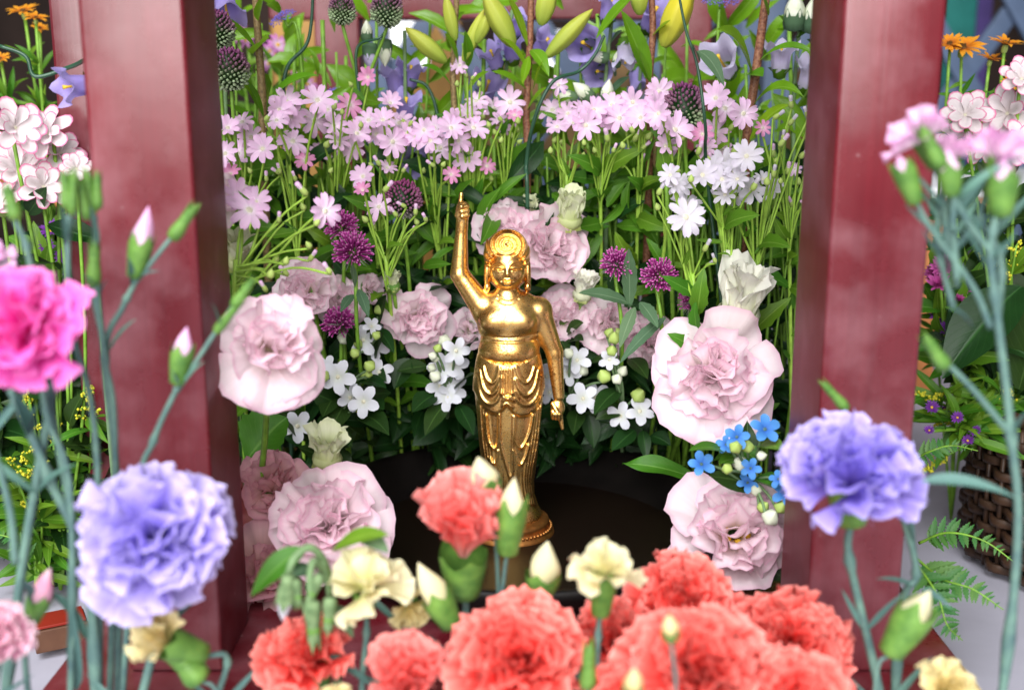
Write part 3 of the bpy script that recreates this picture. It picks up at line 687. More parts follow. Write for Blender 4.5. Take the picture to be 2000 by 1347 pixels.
PV['orange'] = variants('petal', PM['orange'], 3, lambda i: pv_strap(0.13, 1, 0.6, 0, 0.10, 0.12 * i, 0.03, 2, 4, 0.5))
PV['marg'] = variants('petal', PM['marg'], 3, lambda i: pv_strap(0.15, 1, 0.6, 0, 0.10, 0.25 * i, 0.03, 2, 4, 0.5))
PV['aster'] = variants('petal', PM['aster'], 2, lambda i: pv_strap(0.14, 1, 0.6, 0, 0.15, 0.1 * i, 0.03, 2, 3, 0.5))
PV['mum'] = variants('petal', PM['mum'], 2, lambda i: pv_strap(0.13, 1, 0.6, 0, 0.30, -0.2 * i, 0.03, 2, 4, 0.5))
PV['stamen'] = [mesh('stamen', *g_tube([(0, 0, 0), (0, 0.5, 0.02), (0, 1, 0.1)], [0.07, 0.09, 0.14], 5)[:2], YEL)]

def clear(b, front=False):
    """moves a stem foot off the basin"""
    b = Vector(b); dx, dy = b.x - bc.x, b.y - bc.y; k = 0.137
    if dx * dx + dy * dy < k * k:
        if abs(dx) > 0.10 and b.y < 0.03: b.x = bc.x + math.copysign(math.sqrt(max(0.0, k * k - dy * dy)) + 0.001, dx)
        else: b.y = bc.y + math.sqrt(k * k - dx * dx) + 0.002
    return b
def direct(pos, dx=0.0, dz=0.25, k=1.0):
    n = tocam(pos) * k + Vector((dx, 0, dz)); return n.normalized()
def stem_mesh(pts, r, mat, n=7, nodes=False):
    q = spline(pts, 7); N_ = len(q)
    rr = [r * (1.15 - 0.3 * i / N_) for i in range(N_)]
    if nodes:
        for i in range(5, N_ - 2, 9): rr[i] *= 1.55
    v, f, uv = g_tube(q, rr, n); return mesh('stem', v, f, mat, uv)
def leaf_mesh(p0, p1, width, mat, sag=0.0, lift=None, fold=0.12, nu=4, nv=9, ser=0.0, peak=0.45, wave=0.0, twist=0.0, face=None):
    """leaf blade from p0 to p1; sag bends its middle up (+) or down; face = rough direction of the upper side"""
    p0, p1 = Vector(p0), Vector(p1); d = p1 - p0; L = d.length; t = d / L
    fc = Vector(face) if face is not None else (tocam((p0 + p1) / 2) * 0.7 + Vector((0, 0, 0.7)))
    nrm = (fc - t * fc.dot(t)); nrm = nrm.normalized() if nrm.length > 1e-4 else t.orthogonal().normalized()
    sd = t.cross(nrm); up = Vector((0, 0, 1)) if lift is None else Vector(lift)
    def fn(a, b):
        s_ = 2 * a - 1
        w = math.sin(math.pi * min(1, b ** (math.log(0.5) / math.log(peak)))) ** 0.85 if 0 < b < 1 else 0.0
        w = max(w, 0.10 * (1 - b) + 0.01)
        if ser: w *= 1 + ser * (1 if int(b * nv) % 2 else -1) * abs(s_)
        a_ = twist * b; n2 = nrm * math.cos(a_) + sd * math.sin(a_); s2 = sd * math.cos(a_) - nrm * math.sin(a_)
        c = p0 + d * b + up * (sag * L * 4 * b * (1 - b))
        return c + s2 * (s_ * width * w) + n2 * (fold * width * abs(s_) * w * 2 + wave * width * math.sin(9 * b + 2 * s_) * abs(s_))
    v, f, uv = g_grid(nu, nv, fn)
    return mesh('leaf', v, f, mat, uv)
def px_leaf(parent, a, b, wpx, mat, y0, y1=None, **kw):
    y1 = y0 if y1 is None else y1
    p0, p1 = P(a[0], a[1], y0), P(b[0], b[1], y1)
    return part('leaf', leaf_mesh(p0, p1, wpx * M_PX(a[0], a[1], y0), LM[mat], **kw), parent)
def ovoid(rad, L, n=12, ridges=0, tip=0.15, k=0.55, m=9):
    pr = [(rad * max(0.02, math.sin(math.pi * (i / m) ** k) ** 0.9 if i < m else tip * 0.1), L * i / m) for i in range(m + 1)]
    fn = (lambda q, i, r, z: (r * (1 + 0.10 * math.cos(ridges * q)), z)) if ridges else None
    return g_lathe(pr, n, fn)

# ---------------------------------------------------------------- lisianthus
def lisianthus(label, u, v, rpx, y, kind='liz', dx=0.0, dz=0.25, n=(6, 7, 7, 5), seed=0, base=None, stamen=False, open_=None, cat='lisianthus', group='pink lisianthus blooms', droop=0):
    r = random.Random(seed + 11)
    open_ = open_ if open_ is not None else r.uniform(0.78, 1.02)
    c = P(u, v, y); Rm = rpx * M_PX(u, v, y); ax = direct(c, dx + r.uniform(-.22, .22), dz + r.uniform(-.15, .25))
    root_p = c - ax * Rm * 0.45
    bz = base or (c.x * 0.9, c.y + 0.06 if c.y > -0.1 else c.y + 0.02, PZ + 0.001)
    bz = clear(bz)
    t = thing('lisianthus_flower', label, cat, bz, group)
    part('stem', stem_mesh([bz, bz.lerp(root_p, 0.55) + Vector((0, 0.012, 0.0)), root_p - ax * Rm * 0.15, root_p], 0.0016, ST['green']), t)
    v_, f_, u_ = g_lathe([(0.0018, -0.006), (0.004, -0.002), (0.0055, 0.003), (0.004, 0.006)], 10)
    part('calyx', mesh('calyx', v_, f_, CALYX, u_), t, frame(root_p, ax))
    Fm = frame(root_p, ax, r.uniform(0, 6.28))
    layers = [('o', n[0], 12, 1.12), ('m', n[1] - 1, 34, 1.04), ('m', n[2] - 2, 56, 0.92), ('i', max(2, n[3] - 1), 76, 0.74)]
    for li, (kd, cnt, el, ln) in enumerate(layers):
        off = r.uniform(0, 6.28)
        for i in range(cnt):
            az = off + 2 * math.pi * i / max(cnt, 1) + r.uniform(-0.4, 0.4)
            e = (90 - (90 - el) * open_) + r.uniform(-15, 15)
            L = Rm * ln * r.uniform(0.80, 1.12)
            M = Fm @ RZ(az) @ Matrix.Translation((0, 0.05 * Rm, 0.05 * Rm * li)) @ RX(R(e)) @ RY(R(r.uniform(-30, 30))) @ Matrix.Scale(L, 4)
            part('petal', r.choice(PV[kind + kd]), t, M)
    for i in range(droop):
        d = Vector(((i - (droop - 1) / 2) * 0.55, 0, -1)); d = (d - ax * d.dot(ax)).normalized()
        x = d.cross(ax).normalized(); M = Matrix.Translation(root_p + ax * Rm * 0.12) @ Matrix((x, d, x.cross(d))).transposed().to_4x4() @ RX(R(r.uniform(2, 14))) @ Matrix.Scale(Rm * 1.32, 4)
        part('petal', PV[kind + 'o'][i % 5], t, M)
    if stamen:
        for i in range(6):
            part('stamen', PV['stamen'][0], t, Fm @ RZ(i * 1.05) @ RX(R(58)) @ Matrix.Scale(Rm * 0.46, 4))
    return t
def bloom_bud(label, u, v, rpx, y, kind, dx, dz, seed=0, base=None, n=9, group='greenish white lisianthus buds', cat='flower bud'):
    """half-open cup of upright petals"""
    r = random.Random(seed + 5)
    c = P(u, v, y); Rm = rpx * M_PX(u, v, y); ax = (tocam(c) * 0.35 + Vector((dx, 0, dz))).normalized()
    rp = c - ax * Rm * 0.95
    bz = clear(base or (c.x * 0.92, c.y + 0.05, PZ + 0.001))
    t = thing('lisianthus_bud', label, cat, bz, group)
    part('stem', stem_mesh([bz, bz.lerp(rp, 0.6) + Vector((0, 0.01, 0)), rp], 0.0014, ST['green']), t)
    v_, f_, u_ = g_lathe([(0.0012, -0.003), (0.0035, 0.0), (0.0045, 0.004), (0.003, 0.007)], 10)
    part('calyx', mesh('calyx', v_, f_, CALYX, u_), t, frame(rp, ax))
    Fm = frame(rp, ax, r.uniform(0, 6))
    for i in range(n):
        o = i < 5
        az = 2 * math.pi * (i / 5 if o else (i + 0.5) / max(1, n - 5)) + r.uniform(-0.15, 0.15)
        M = Fm @ RZ(az) @ Matrix.Translation((0, Rm * (0.44 if o else 0.20), Rm * 0.1)) @ RX(R(97 if o else 95) - R(r.uniform(0, 14))) @ Matrix.Scale(Rm * r.uniform(1.55, 1.85) * (1 if o else 1.02), 4)
        part('petal', r.choice(PV[kind + 'b']), t, M)
    # rounded bottom of the cup
    pr = [(0.001, 0), (Rm * 0.30, Rm * 0.05), (Rm * 0.50, Rm * 0.24), (Rm * 0.58, Rm * 0.46), (Rm * 0.50, Rm * 0.66)]
    v_, f_, u_ = g_lathe(pr, 14, lambda q, i, a, z: (a * (1 + 0.05 * math.cos(5 * q)), z))
    u_ = [(a, 0.05 + 0.42 * b) for a, b in u_]
    part('petal', mesh('petal', v_, f_, PM[kind], u_), t, Fm)
    return t

# ---------------------------------------------------------------- carnations
def calyx_mesh(r0, r1, L, teeth=0.35):
    pr = [(r0 * 0.35, 0), (r0 * 0.9, L * 0.08), (r0, L * 0.3), (r1 * 0.96, L * 0.7), (r1, L * 0.86), (r1 * 1.03, L)]
    fn = lambda q, i, r, z: (r, z + (teeth * L * (0.5 * (1 + math.cos(5 * q))) ** 1.5 * (0.6 if i == 5 else (0.12 if i == 4 else 0))))
    return g_lathe(pr, 20, fn)
def carnation(label, u, v, rpx, y, kind, axis, n=34, lo=6, hi=84, seed=0, base=None, calyx_len=0.85, group=None, cat='carnation', name='carnation', ln=1.0, calyx_r=0.30, stem_r=0.0018, shift=0.5, flat=1.0, jit=13, roll=48, wx=1.0):
    r = random.Random(seed + 3)
    c = P(u, v, y); Rm = rpx * M_PX(u, v, y); ax = Vector(axis).normalized()
    top = c - ax * Rm * shift; bot = top - ax * Rm * calyx_len
    bz = Vector(base or (c.x + r.uniform(-0.01, 0.01), c.y - 0.005, TZ + 0.004))
    t = thing(name, label, cat, bz, group)
    mid = bot - ax * Rm * 0.6
    part('stem', stem_mesh([bz, bz.lerp(mid, 0.6) + Vector((r.uniform(-0.006, 0.006), 0, 0)), mid, bot], stem_r, ST['blue'], nodes=True), t)
    for k_ in (0.45, 0.75):
        w_ = bz.lerp(mid, k_)
        for sg_ in (-1, 1): leaf_at(t, w_, Vector((sg_ * r.uniform(.5, 1), r.uniform(-.5, .3), r.uniform(.5, 1.1))), r.uniform(0.018, 0.032), 'thinblue', r)
    v_, f_, u_ = calyx_mesh(Rm * calyx_r * 0.85, Rm * calyx_r * 1.1, Rm * calyx_len)
    part('calyx', mesh('calyx', v_, f_, CALYX, u_), t, frame(bot, ax))
    Fm = frame(top, ax, r.uniform(0, 6.28))
    for i in range(n):
        q = (i + 0.5) / n
        e = lo + (hi - lo) * (q ** 0.8) + r.uniform(-jit, jit)
        az = i * 2.39996 + r.uniform(-0.3, 0.3)
        L = Rm * ln * (1.08 - 0.20 * q * flat) * r.uniform(0.76, 1.10)
        M = Fm @ RZ(az) @ Matrix.Translation((0, Rm * 0.05 * (1 - q), 0)) @ RX(R(e)) @ RY(R(r.uniform(-roll, roll))) @ Matrix.Scale(L, 4) @ Matrix.Diagonal((wx, 1, 1, 1))
        part('petal', r.choice(PV['c' + kind]), t, M)
    return t

def bud(parent, b, t_, y, rpx, mat=None, frac=0.6, y1=None, calyx=None, open_=0):
    """calyx tube from b to t_ (photo positions) with a petal tip showing"""
    p0, p1 = P(b[0], b[1], y), P(t_[0], t_[1], y if y1 is None else y1); ax = p1 - p0; L = ax.length
    rr = rpx * M_PX(b[0], b[1], y); Fm = frame(p0, ax, rng.uniform(0, 6))
    v_, f_, u_ = calyx_mesh(rr * 0.74, rr * (0.98 if mat else 0.55), L * (frac * 0.9 if mat else 0.8), 0.60)
    o = part('bud', mesh('bud', v_, f_, calyx or CALYX, u_), parent, Fm)
    if mat:
        vv, ff, uu = ovoid(rr * 0.84, L * (1.02 - frac * 0.30), 14, 0, k=0.78)
        tw = []
        for (x, yy, z) in vv:
            a = math.atan2(yy, x); g = 1 + 0.12 * math.sin(3 * a + z / L * 9); tw.append((x * g, yy * g, z))
        part('petal_tip', mesh('petal_tip', tw, ff, PM[mat], [(a, 0.45 + 0.55 * b_) for a, b_ in uu]), o, Fm @ Matrix.Translation((0, 0, L * frac * 0.30)))
        if open_:
            for i in range(open_):
                M = Fm @ Matrix.Translation((0, 0, L * frac * 0.85)) @ RZ(i * 2.4) @ RX(R(rng.uniform(35, 80))) @ Matrix.Scale(L * 0.48, 4)
                part('petal', rng.choice(PV['c' + mat]), o, M)
    else:
        vv, ff, uu = ovoid(rr * 0.58, L * 0.6, 10, 0, k=0.6)
        part('bud_tip', mesh('bud_tip', vv, ff, CALYX, uu), o, Fm @ Matrix.Translation((0, 0, L * 0.42)))
    return o
def px_stem(parent, pts, rpx, mat, n=7, nodes=False):
    w = [P(a, b, c) for a, b, c in pts]
    return part('stem', stem_mesh(w, rpx * M_PX(pts[0][0], pts[0][1], pts[0][2]), ST[mat], n, nodes), parent)

# ---------------------------------------------------------------- small blooms
def disc_mesh(r, mat, dome=0.35, bumps=True):
    mb = MB(); v_, f_, u_ = g_lathe([(r, -0.3 * r), (r, 0), (r * 0.7, r * dome * 0.7), (0.0001, r * dome)], 10); mb.add(v_, f_, u_)
    if bumps:
        for i in range(14):
            q = i * 2.4; rr = r * 0.85 * math.sqrt((i + 0.5) / 14)
            v_, f_, u_ = g_lathe([(r * 0.10, 0), (r * 0.14, r * 0.4), (0.0001, r * 0.55)], 4)
            mb.add(v_, f_, u_, M=Matrix.Translation((rr * math.cos(q), rr * math.sin(q), r * dome * 0.6)))
    return mb.done('flower_head', mat)
HEADS = {}
def head(parent, pos, ax, Rm, petals, n, el=10, center=CEN, cr=0.15, dome=0.35, calyx=True, r=rng, lay=1, ej=8):
    key = (center.name, round(cr, 3), dome)
    if key not in HEADS: HEADS[key] = disc_mesh(cr, center, dome)
    sp_ = r.uniform(0, 6.28)
    Fm = frame(pos, ax, sp_, Rm)
    h = part('flower_head', HEADS[key], parent, Fm)
    for ly in range(lay):
        for i in range(n):
            az = 2 * math.pi * (i + 0.5 * ly) / n + r.uniform(-0.1, 0.1)
            M = Fm @ RZ(az) @ Matrix.Translation((0, cr * 0.5, -0.02 - 0.02 * (i % 2) + 0.05 * ly)) @ RX(R(el + 16 * ly + r.uniform(-ej, ej))) @ Matrix.Scale((1 - cr * 0.5) * r.uniform(0.92, 1.05) * (1 - 0.18 * ly), 4)
            part('petal', r.choice(PV[petals]), h, M)
    if calyx:
        if 'cal' not in HEADS:
            v_, f_, u_ = g_lathe([(0.05, -0.52), (0.15, -0.44), (0.17, -0.25), (0.12, -0.05)], 8); HEADS['cal'] = mesh('calyx', v_, f_, BUDG, u_)
        part('calyx', HEADS['cal'], h, Fm)
    return h
def _starbud():
    mb = MB(); v_, f_, u_ = g_lathe([(0.03, 0), (0.30, 0.2), (0.36, 0.55), (0.28, 0.95), (0.22, 1.1)], 9); mb.add(v_, f_, u_, 0)
    v_, f_, u_ = g_lathe([(0.22, 0.98), (0.26, 1.5), (0.24, 1.8), (0.0001, 1.9)], 9, lambda q, i, r, z: (r * (1 + 0.12 * math.cos(5 * q)), z)); mb.add(v_, f_, u_, 1)
    return mb
SB = {k: _starbud().done('bud', [BUDG, PM[k]]) for k in ('star', 'star_dark', 'star_white')}
v_, f_, u_ = ovoid(0.42, 1.2, 8, 0, k=0.7, m=6); GB = mesh('bud', v_, f_, BUDG, u_)
LEAFV = {}
def leafset(tag, mat, W_, ser=0.0):
    LEAFV[tag] = [leaf_mesh((0, 0, 0), (0, 1, 0), W_, LM[mat], sag=s_, fold=0.16, face=(0, 0, 1), ser=ser, peak=pk, wave=0.10, nv=8)
                  for s_, pk in ((0.06, 0.42), (0.12, 0.48), (-0.02, 0.4), (0.18, 0.45))]
leafset('mid', 'mid', 0.17, 0.10); leafset('dark', 'dark', 0.21); leafset('round', 'dark', 0.27); leafset('thin', 'mid', 0.09); leafset('grey', 'grey', 0.16); leafset('thinblue', 'blue', 0.05)
def leaf_at(parent, pos, direction, L, tag, r=rng, name='leaf'):
    d = Vector(direction).normalized(); up = (tocam(pos) + Vector((r.uniform(-.6, .6), 0, r.uniform(0, 1)))).normalized()
    x = d.cross(up).normalized(); z = x.cross(d)
    M = Matrix.Translation(pos) @ Matrix((x, d, z)).transposed().to_4x4() @ Matrix.Scale(L, 4)
    return part(name, r.choice(LEAFV[tag]), parent, M)

def star_spray(label, heads, base, y, kind='star', buds=(), seed=0, leaves=11, rr=29, dz=0.45, group='pink star flower sprays', jy=0.025, npet=9):
    """one cut stem that branches into several star-shaped blooms"""
    r = random.Random(seed + 17)
    b0 = P(base[0], base[1], y + 0.01); bz = Vector((b0.x, b0.y, PZ + 0.001)) if base[1] > 420 else b0
    bz = clear((b0.x, min(b0.y, 0.2), PZ + 0.001))
    t = thing('star_flower_spray', label, 'flower', bz, group)
    cu = sum(h[0] for h in heads) / len(heads); cv = max(h[1] for h in heads)
    fork = P((cu + base[0]) / 2, min(cv + 95, base[1] - 20), y + 0.006)
    mb = MB()
    trunk = spline([bz, bz.lerp(fork, 0.55) + Vector((r.uniform(-.006, .006), 0, 0)), fork], 6)
    v_, f_, u_ = g_tube(trunk, 0.00125, 6); mb.add(v_, f_, u_)
    for h in heads:
        u, v = h[0], h[1]; hr = h[2] if len(h) > 2 else rr * r.uniform(0.88, 1.08); kd = h[3] if len(h) > 3 else kind
        yy = y + r.uniform(-jy, jy); p = P(u, v, yy); Rm = hr * M_PX(u, v, yy)
        ax = (tocam(p) * r.uniform(0.55, 1.0) + Vector((r.uniform(-0.45, 0.45), 0, r.uniform(0.0, dz * 2)))).normalized()
        if len(h) > 4: ax = (tocam(p) + Vector((h[4][0], 0, h[4][1]))).normalized()
        head(t, p, ax, Rm, kd, npet if r.random() < 0.6 else npet - 1, el=r.choice((4, 10, 18, 30)), r=r)
        e = p - ax * Rm * 0.5
        q = spline([fork.lerp(trunk[-5], r.uniform(0, 1)), fork.lerp(e, 0.55) + Vector((r.uniform(-.005, .005), 0.004, r.uniform(-.006, .002))), e], 5)
        v_, f_, u_ = g_tube(q, [0.0008] * (len(q) - 2) + [0.00075, 0.0007], 5, False); mb.add(v_, f_, u_)
        if r.random() < 0.7: leaf_at(t, q[r.randrange(2, len(q) - 2)], Vector((r.uniform(-1, 1), r.uniform(-.8, .2), r.uniform(0, 1))), r.uniform(0.009, 0.018), r.choice(('mid', 'thin')), r)
    for bq in buds:
        u, v = bq[0], bq[1]; yy = y + r.uniform(-jy, jy) - 0.008; p = P(u, v, yy); Rm = (bq[2] if len(bq) > 2 else 11) * M_PX(u, v, yy)
        ax = (Vector((r.uniform(-.6, .6), -0.35, r.uniform(0.35, 1)))).normalized()
        part('bud', SB[kind] if r.random() < 0.6 else GB, t, frame(p - ax * Rm, ax, 0, Rm * 1.15))
        q = spline([fork.lerp(trunk[-3], r.uniform(0, 0.8)), fork.lerp(p, 0.6) + Vector((0, 0.003, -0.002)), p - ax * Rm], 4)
        v_, f_, u_ = g_tube(q, 0.00065, 5, False); mb.add(v_, f_, u_)
    part('stem', mb.done('stem', ST['light']), t)
    for i in range(leaves):
        p = trunk[r.randrange(3, len(trunk))]; dr = Vector((r.uniform(-1, 1), r.uniform(-0.9, 0.2), r.uniform(-0.1, 0.9)))
        leaf_at(t, p, dr, r.uniform(0.016, 0.034), 'mid', r)
    return t

def tweedia(label, heads, base, y, kind='tweed_white', buds=(), leaves=(), seed=0, rr=29, group='white five-petalled sprigs', jy=0.012, rl=10):
    r = random.Random(seed + 29)
    b0 = P(base[0], base[1], y + 0.01); bz = clear((b0.x, b0.y, PZ + 0.001))
    t = thing('five_petal_sprig', label, 'flower', bz, group)
    cu = sum(h[0] for h in heads) / len(heads); cv = sum(h[1] for h in heads) / len(heads)
    fork = P(cu, cv + 25, y + 0.012)
    mb = MB(); tr = spline([bz, bz.lerp(fork, 0.5) + Vector((0, 0.008, 0)), fork], 6); v_, f_, u_ = g_tube(tr, 0.0014, 6); mb.add(v_, f_, u_)
    for h in heads:
        u, v = h[0], h[1]; hr = h[2] if len(h) > 2 else rr * r.uniform(0.9, 1.08)
        yy = y + r.uniform(-jy, jy); p = P(u, v, yy); Rm = hr * M_PX(u, v, yy)
        ax = (tocam(p) + Vector((r.uniform(-.4, .4), 0, r.uniform(-.2, .5)))).normalized()
        head(t, p, ax, Rm, kind, 5, el=r.uniform(4, 22), center=CEN if kind == 'tweed_white' else ST['blue'], cr=0.13, dome=0.8, calyx=False, r=r, ej=5)
        q = spline([fork.lerp(tr[-3], r.random()), fork.lerp(p, 0.6), p - ax * 0.001], 4); v_, f_, u_ = g_tube(q, 0.0008, 5, False); mb.add(v_, f_, u_)
    for bq in buds:
        u, v = bq[0], bq[1]; yy = y + r.uniform(-jy, jy) - 0.004; p = P(u, v, yy); Rm = (bq[2] if len(bq) > 2 else 11) * M_PX(u, v, yy)
        ax = (Vector((r.uniform(-.6, .6), -0.4, r.uniform(0.2, 1)))).normalized()
        vv, ff, uu = ovoid(1.0, 2.3, 10, 5, k=0.75, m=7)
        part('bud', mesh('bud', vv, ff, BUDW if r.random() < 0.45 else BUDG, uu), t, frame(p - ax * Rm, ax, 0, Rm))
        q = spline([fork, fork.lerp(p, 0.6), p - ax * Rm], 4); v_, f_, u_ = g_tube(q, 0.0008, 5, False); mb.add(v_, f_, u_)
    part('stem', mb.done('stem', ST['grey']), t)
    for l in leaves:
        px_leaf(t, l[0], l[1], l[2], l[3] if len(l) > 3 else 'dark', y + 0.008, y + r.uniform(-0.022, 0.004), sag=r.uniform(0.03, 0.10), fold=0.14, nv=10)
    for i in range(rl):
        p = tr[r.randrange(2, len(tr))]; dr = Vector((r.uniform(-1, 1), r.uniform(-1, 0.3), r.uniform(-0.6, 0.7)))
        leaf_at(t, p, dr, r.uniform(0.020, 0.034), r.choice(('dark', 'round')), r)
    return t

def allium(label, u, v, rpx, y, base, mat=None, tall=1.25, seed=0, stem=None):
    r = random.Random(seed + 41)
    c = P(u, v, y); Rm = rpx * M_PX(u, v, y)
    bz = clear((P(base[0], base[1], y + 0.02).x, y + 0.03, PZ + 0.001))
    t = thing('allium_flower', label, 'flower', bz, 'drumstick alliums')
    mid = P(base[0], base[1], y + 0.015)
    part('stem', stem_mesh([bz, bz.lerp(mid, 0.6), mid, c - Vector((0, 0, Rm * 0.95))], 0.0013, ST['green']), t)
    mb = MB(); n = 240
    v_, f_, u_ = g_lathe([(0.001, -Rm * tall * 0.8), (Rm * 0.6, -Rm * 0.6), (Rm * 0.8, 0), (Rm * 0.55, Rm * 0.7 * tall), (0.001, Rm * 0.85 * tall)], 14); mb.add(v_, f_, u_, 1)
    for i in range(n):
        z = 1 - 2 * (i + 0.5) / n; q = i * 2.39996; rh = math.sqrt(1 - z * z)
        d = Vector((rh * math.cos(q), rh * math.sin(q), z))
        p = Vector((d.x * Rm * 0.80, d.y * Rm * 0.80, d.z * Rm * 0.80 * (tall if z > 0 else 1)))
        dd = (d + Vector((r.uniform(-.2, .2), r.uniform(-.2, .2), 0.45))).normalized(); p = p * r.uniform(0.90, 1.08)
        s_ = Rm * r.uniform(0.17, 0.27)
        vv, ff, uu = g_lathe([(0.02, 0), (0.30, 0.35), (0.36, 0.75), (0.2, 1.1), (0.001, 1.2)], 5)
        mb.add(vv, ff, [(0.5, min(1, max(0, 0.5 + 0.5 * z)))] * len(vv), M=frame(p, dd, r.uniform(0, 6), s_))
    o = part('flower_head', mb.done('flower_head', [mat or ALLIUM, LM['dark']]), t, Matrix.Translation(c)); o['kind'] = 'stuff'
    return t
def clover(label, u, v, rpx, y, base, leaves=(), ax=None, seed=0, hair=60):
    r = random.Random(seed + 53)
    c = P(u, v, y); Rm = rpx * M_PX(u, v, y); ax = Vector(ax or (0, -0.5, 0.7)).normalized()
    b0 = P(base[0], base[1], y + 0.012); bz = clear((b0.x, b0.y, PZ + 0.001))
    t = thing('clover_flower', label, 'flower', bz, 'purple clover heads')
    part('stem', stem_mesh([bz, b0, c - ax * Rm * 1.2, c - ax * Rm * 0.4], 0.0012, ST['green']), t)
    mb = MB()
    for i in range(170):
        z = 1 - 1.35 * (i + 0.5) / 170; q = i * 2.39996; rh = math.sqrt(max(0, 1 - z * z)); d = Vector((rh * math.cos(q), rh * math.sin(q), z))
        dd = (d + Vector((0, 0, 0.25)) + Vector((r.uniform(-.3, .3), r.uniform(-.3, .3), r.uniform(-.15, .3)))).normalized()
        L = Rm * r.uniform(0.40, 0.80)
        vv, ff, uu = g_lathe([(0.03, 0), (0.07, 0.4), (0.055, 0.8), (0.09, 0.92), (0.002, 1.02)], 5)
        mb.add(vv, ff, uu, M=frame(d * Rm * 0.36, dd, r.uniform(0, 6), L))
    Fm = frame(c, ax)
    o = part('flower_head', mb.done('flower_head', CLOVER), t, Fm); o['kind'] = 'stuff'
    mb = MB()
    for i in range(hair):
        z = r.uniform(-0.6, 1); q = r.uniform(0, 6.28); rh = math.sqrt(1 - z * z); d = Vector((rh * math.cos(q), rh * math.sin(q), z))
        vv, ff, uu = g_tube([d * Rm * 0.4, d * Rm * r.uniform(0.9, 1.15)], [0.00012, 0.00004], 3, False); mb.add(vv, ff, uu)
    h = part('hairs', mb.done('hairs', HAIR), o, Fm); h['kind'] = 'stuff'
    for l in leaves: px_leaf(t, l[0], l[1], l[2], l[3] if len(l) > 3 else 'grey', y + 0.004, y - 0.012, sag=0.05, nv=12, ser=0.06)
    return t
def bell_mesh(Rm, L, mat, flare=0.5, n=30):
    pr = [(0.12, 0), (0.42, 0.07), (0.60, 0.22), (0.64, 0.45), (0.68, 0.66), (0.82, 0.82), (1.0, 0.93), (1.18, 0.98)]
    def fn(q, i, r, z):
        c5 = math.cos(5 * q); k = i / 7
        return (r * (1 + 0.06 * c5 * (k < 0.7)) * (1 + flare * 0.28 * max(0, k - 0.6) * (1 + c5)), z + 0.16 * k ** 4 * c5)
    v_, f_, u_ = g_lathe([(a * Rm, b * L) for a, b in pr], n, lambda q, i, r, z: (fn(q, i, r, z / L)[0], fn(q, i, r, z / L)[1] * L))
    return mesh('petal_bell', v_, f_, mat, u_)
def bell_stem(label, bells, stem, y, seed=0, mat='bell', leaves=(), closed=(), group='violet bellflowers'):
    r = random.Random(seed + 61)
    b = stem[0]; bz = P(b[0], b[1], y)
    bz0 = clear((bz.x, bz.y, PZ + 0.001))
    t = thing('bellflower', label, 'flower', bz0, group)
    pts = [bz0] + [P(a, c, y) for a, c in stem]
    part('stem', stem_mesh(pts, 0.0014, ST['grey']), t)
    for q in bells:
        u, v, rp, d = q[:4]; p = P(u, v, y + r.uniform(-0.015, 0.01)); Rm = 0.86 * rp * M_PX(u, v, y)
        ax = Vector(d).normalized(); L = Rm * 2.2
        Fm = frame(p - ax * L * 0.55, ax, r.uniform(0, 6))
        o = part('petal_bell', bell_mesh(Rm, L, PM[q[4] if len(q) > 4 else mat]), t, Fm)
        v_, f_, u_ = g_tube([(0, 0, L * 0.1), (0, 0, L * 0.8), (0, 0, L * 0.95)], [Rm * 0.08, Rm * 0.08, Rm * 0.14], 6); part('pistil', mesh('pistil', v_, f_, YEL, u_), o, Fm)
        v_, f_, u_ = g_lathe([(Rm * 0.1, -L * 0.1), (Rm * 0.42, -L * 0.04), (Rm * 0.52, L * 0.12), (Rm * 0.72, L * 0.26)], 10, lambda q_, i, a, z: (a * (1 + (0.25 * math.cos(5 * q_) if i == 3 else 0)), z)); part('calyx', mesh('calyx', v_, f_, LM['mid'], u_), o, Fm)
    for q in closed:
        u, v, rp, d = q[:4]; p = P(u, v, y - 0.008); Rm = rp * M_PX(u, v, y); ax = Vector(d).normalized()
        v_, f_, u_ = ovoid(Rm, Rm * 3.6, 15, 5, k=0.75); o = part('bud', mesh('bud', v_, f_, PM[q[4]] if len(q) > 4 else BUDW, u_), t, frame(p - ax * Rm * 1.8, ax))
        v_, f_, u_ = g_lathe([(Rm * 0.3, -Rm * 0.2), (Rm * 0.95, 0.0), (Rm * 1.06, Rm * 0.7), (Rm * 1.02, Rm * 1.5)], 15, lambda q_, i, a, z: (a, z + (0.5 * Rm * math.cos(5 * q_) if i == 3 else 0))); part('calyx', mesh('calyx', v_, f_, LM['grey'], u_), o, frame(p - ax * Rm * 1.8, ax))
    for l in leaves: px_leaf(t, l[0], l[1], l[2], l[3] if len(l) > 3 else 'grey', y, y - 0.012, sag=0.06, nv=10)
    return t
def lily_bud(parent, b, t_, rpx, y, mat, y1=None):
    p0, p1 = P(b[0], b[1], y), P(t_[0], t_[1], y if y1 is None else y1); ax = p1 - p0; L = ax.length; Rm = rpx * M_PX(b[0], b[1], y)
    pr = [(0.20, 0), (0.45, 0.06), (0.68, 0.18), (0.86, 0.34), (0.90, 0.48), (0.82, 0.64), (0.60, 0.80), (0.34, 0.92), (0.14, 0.99), (0.01, 1.02)]
    v_, f_, u_ = g_lathe([(a * Rm, c * L) for a, c in pr], 30, lambda q, i, r, z: (r * (1 + 0.09 * math.cos(3 * q) - 0.13 * abs(math.cos(1.5 * q)) ** 14), z))
    return part('bud', mesh('bud', v_, f_, mat, u_), parent, frame(p0, ax, rng.uniform(0, 6)))
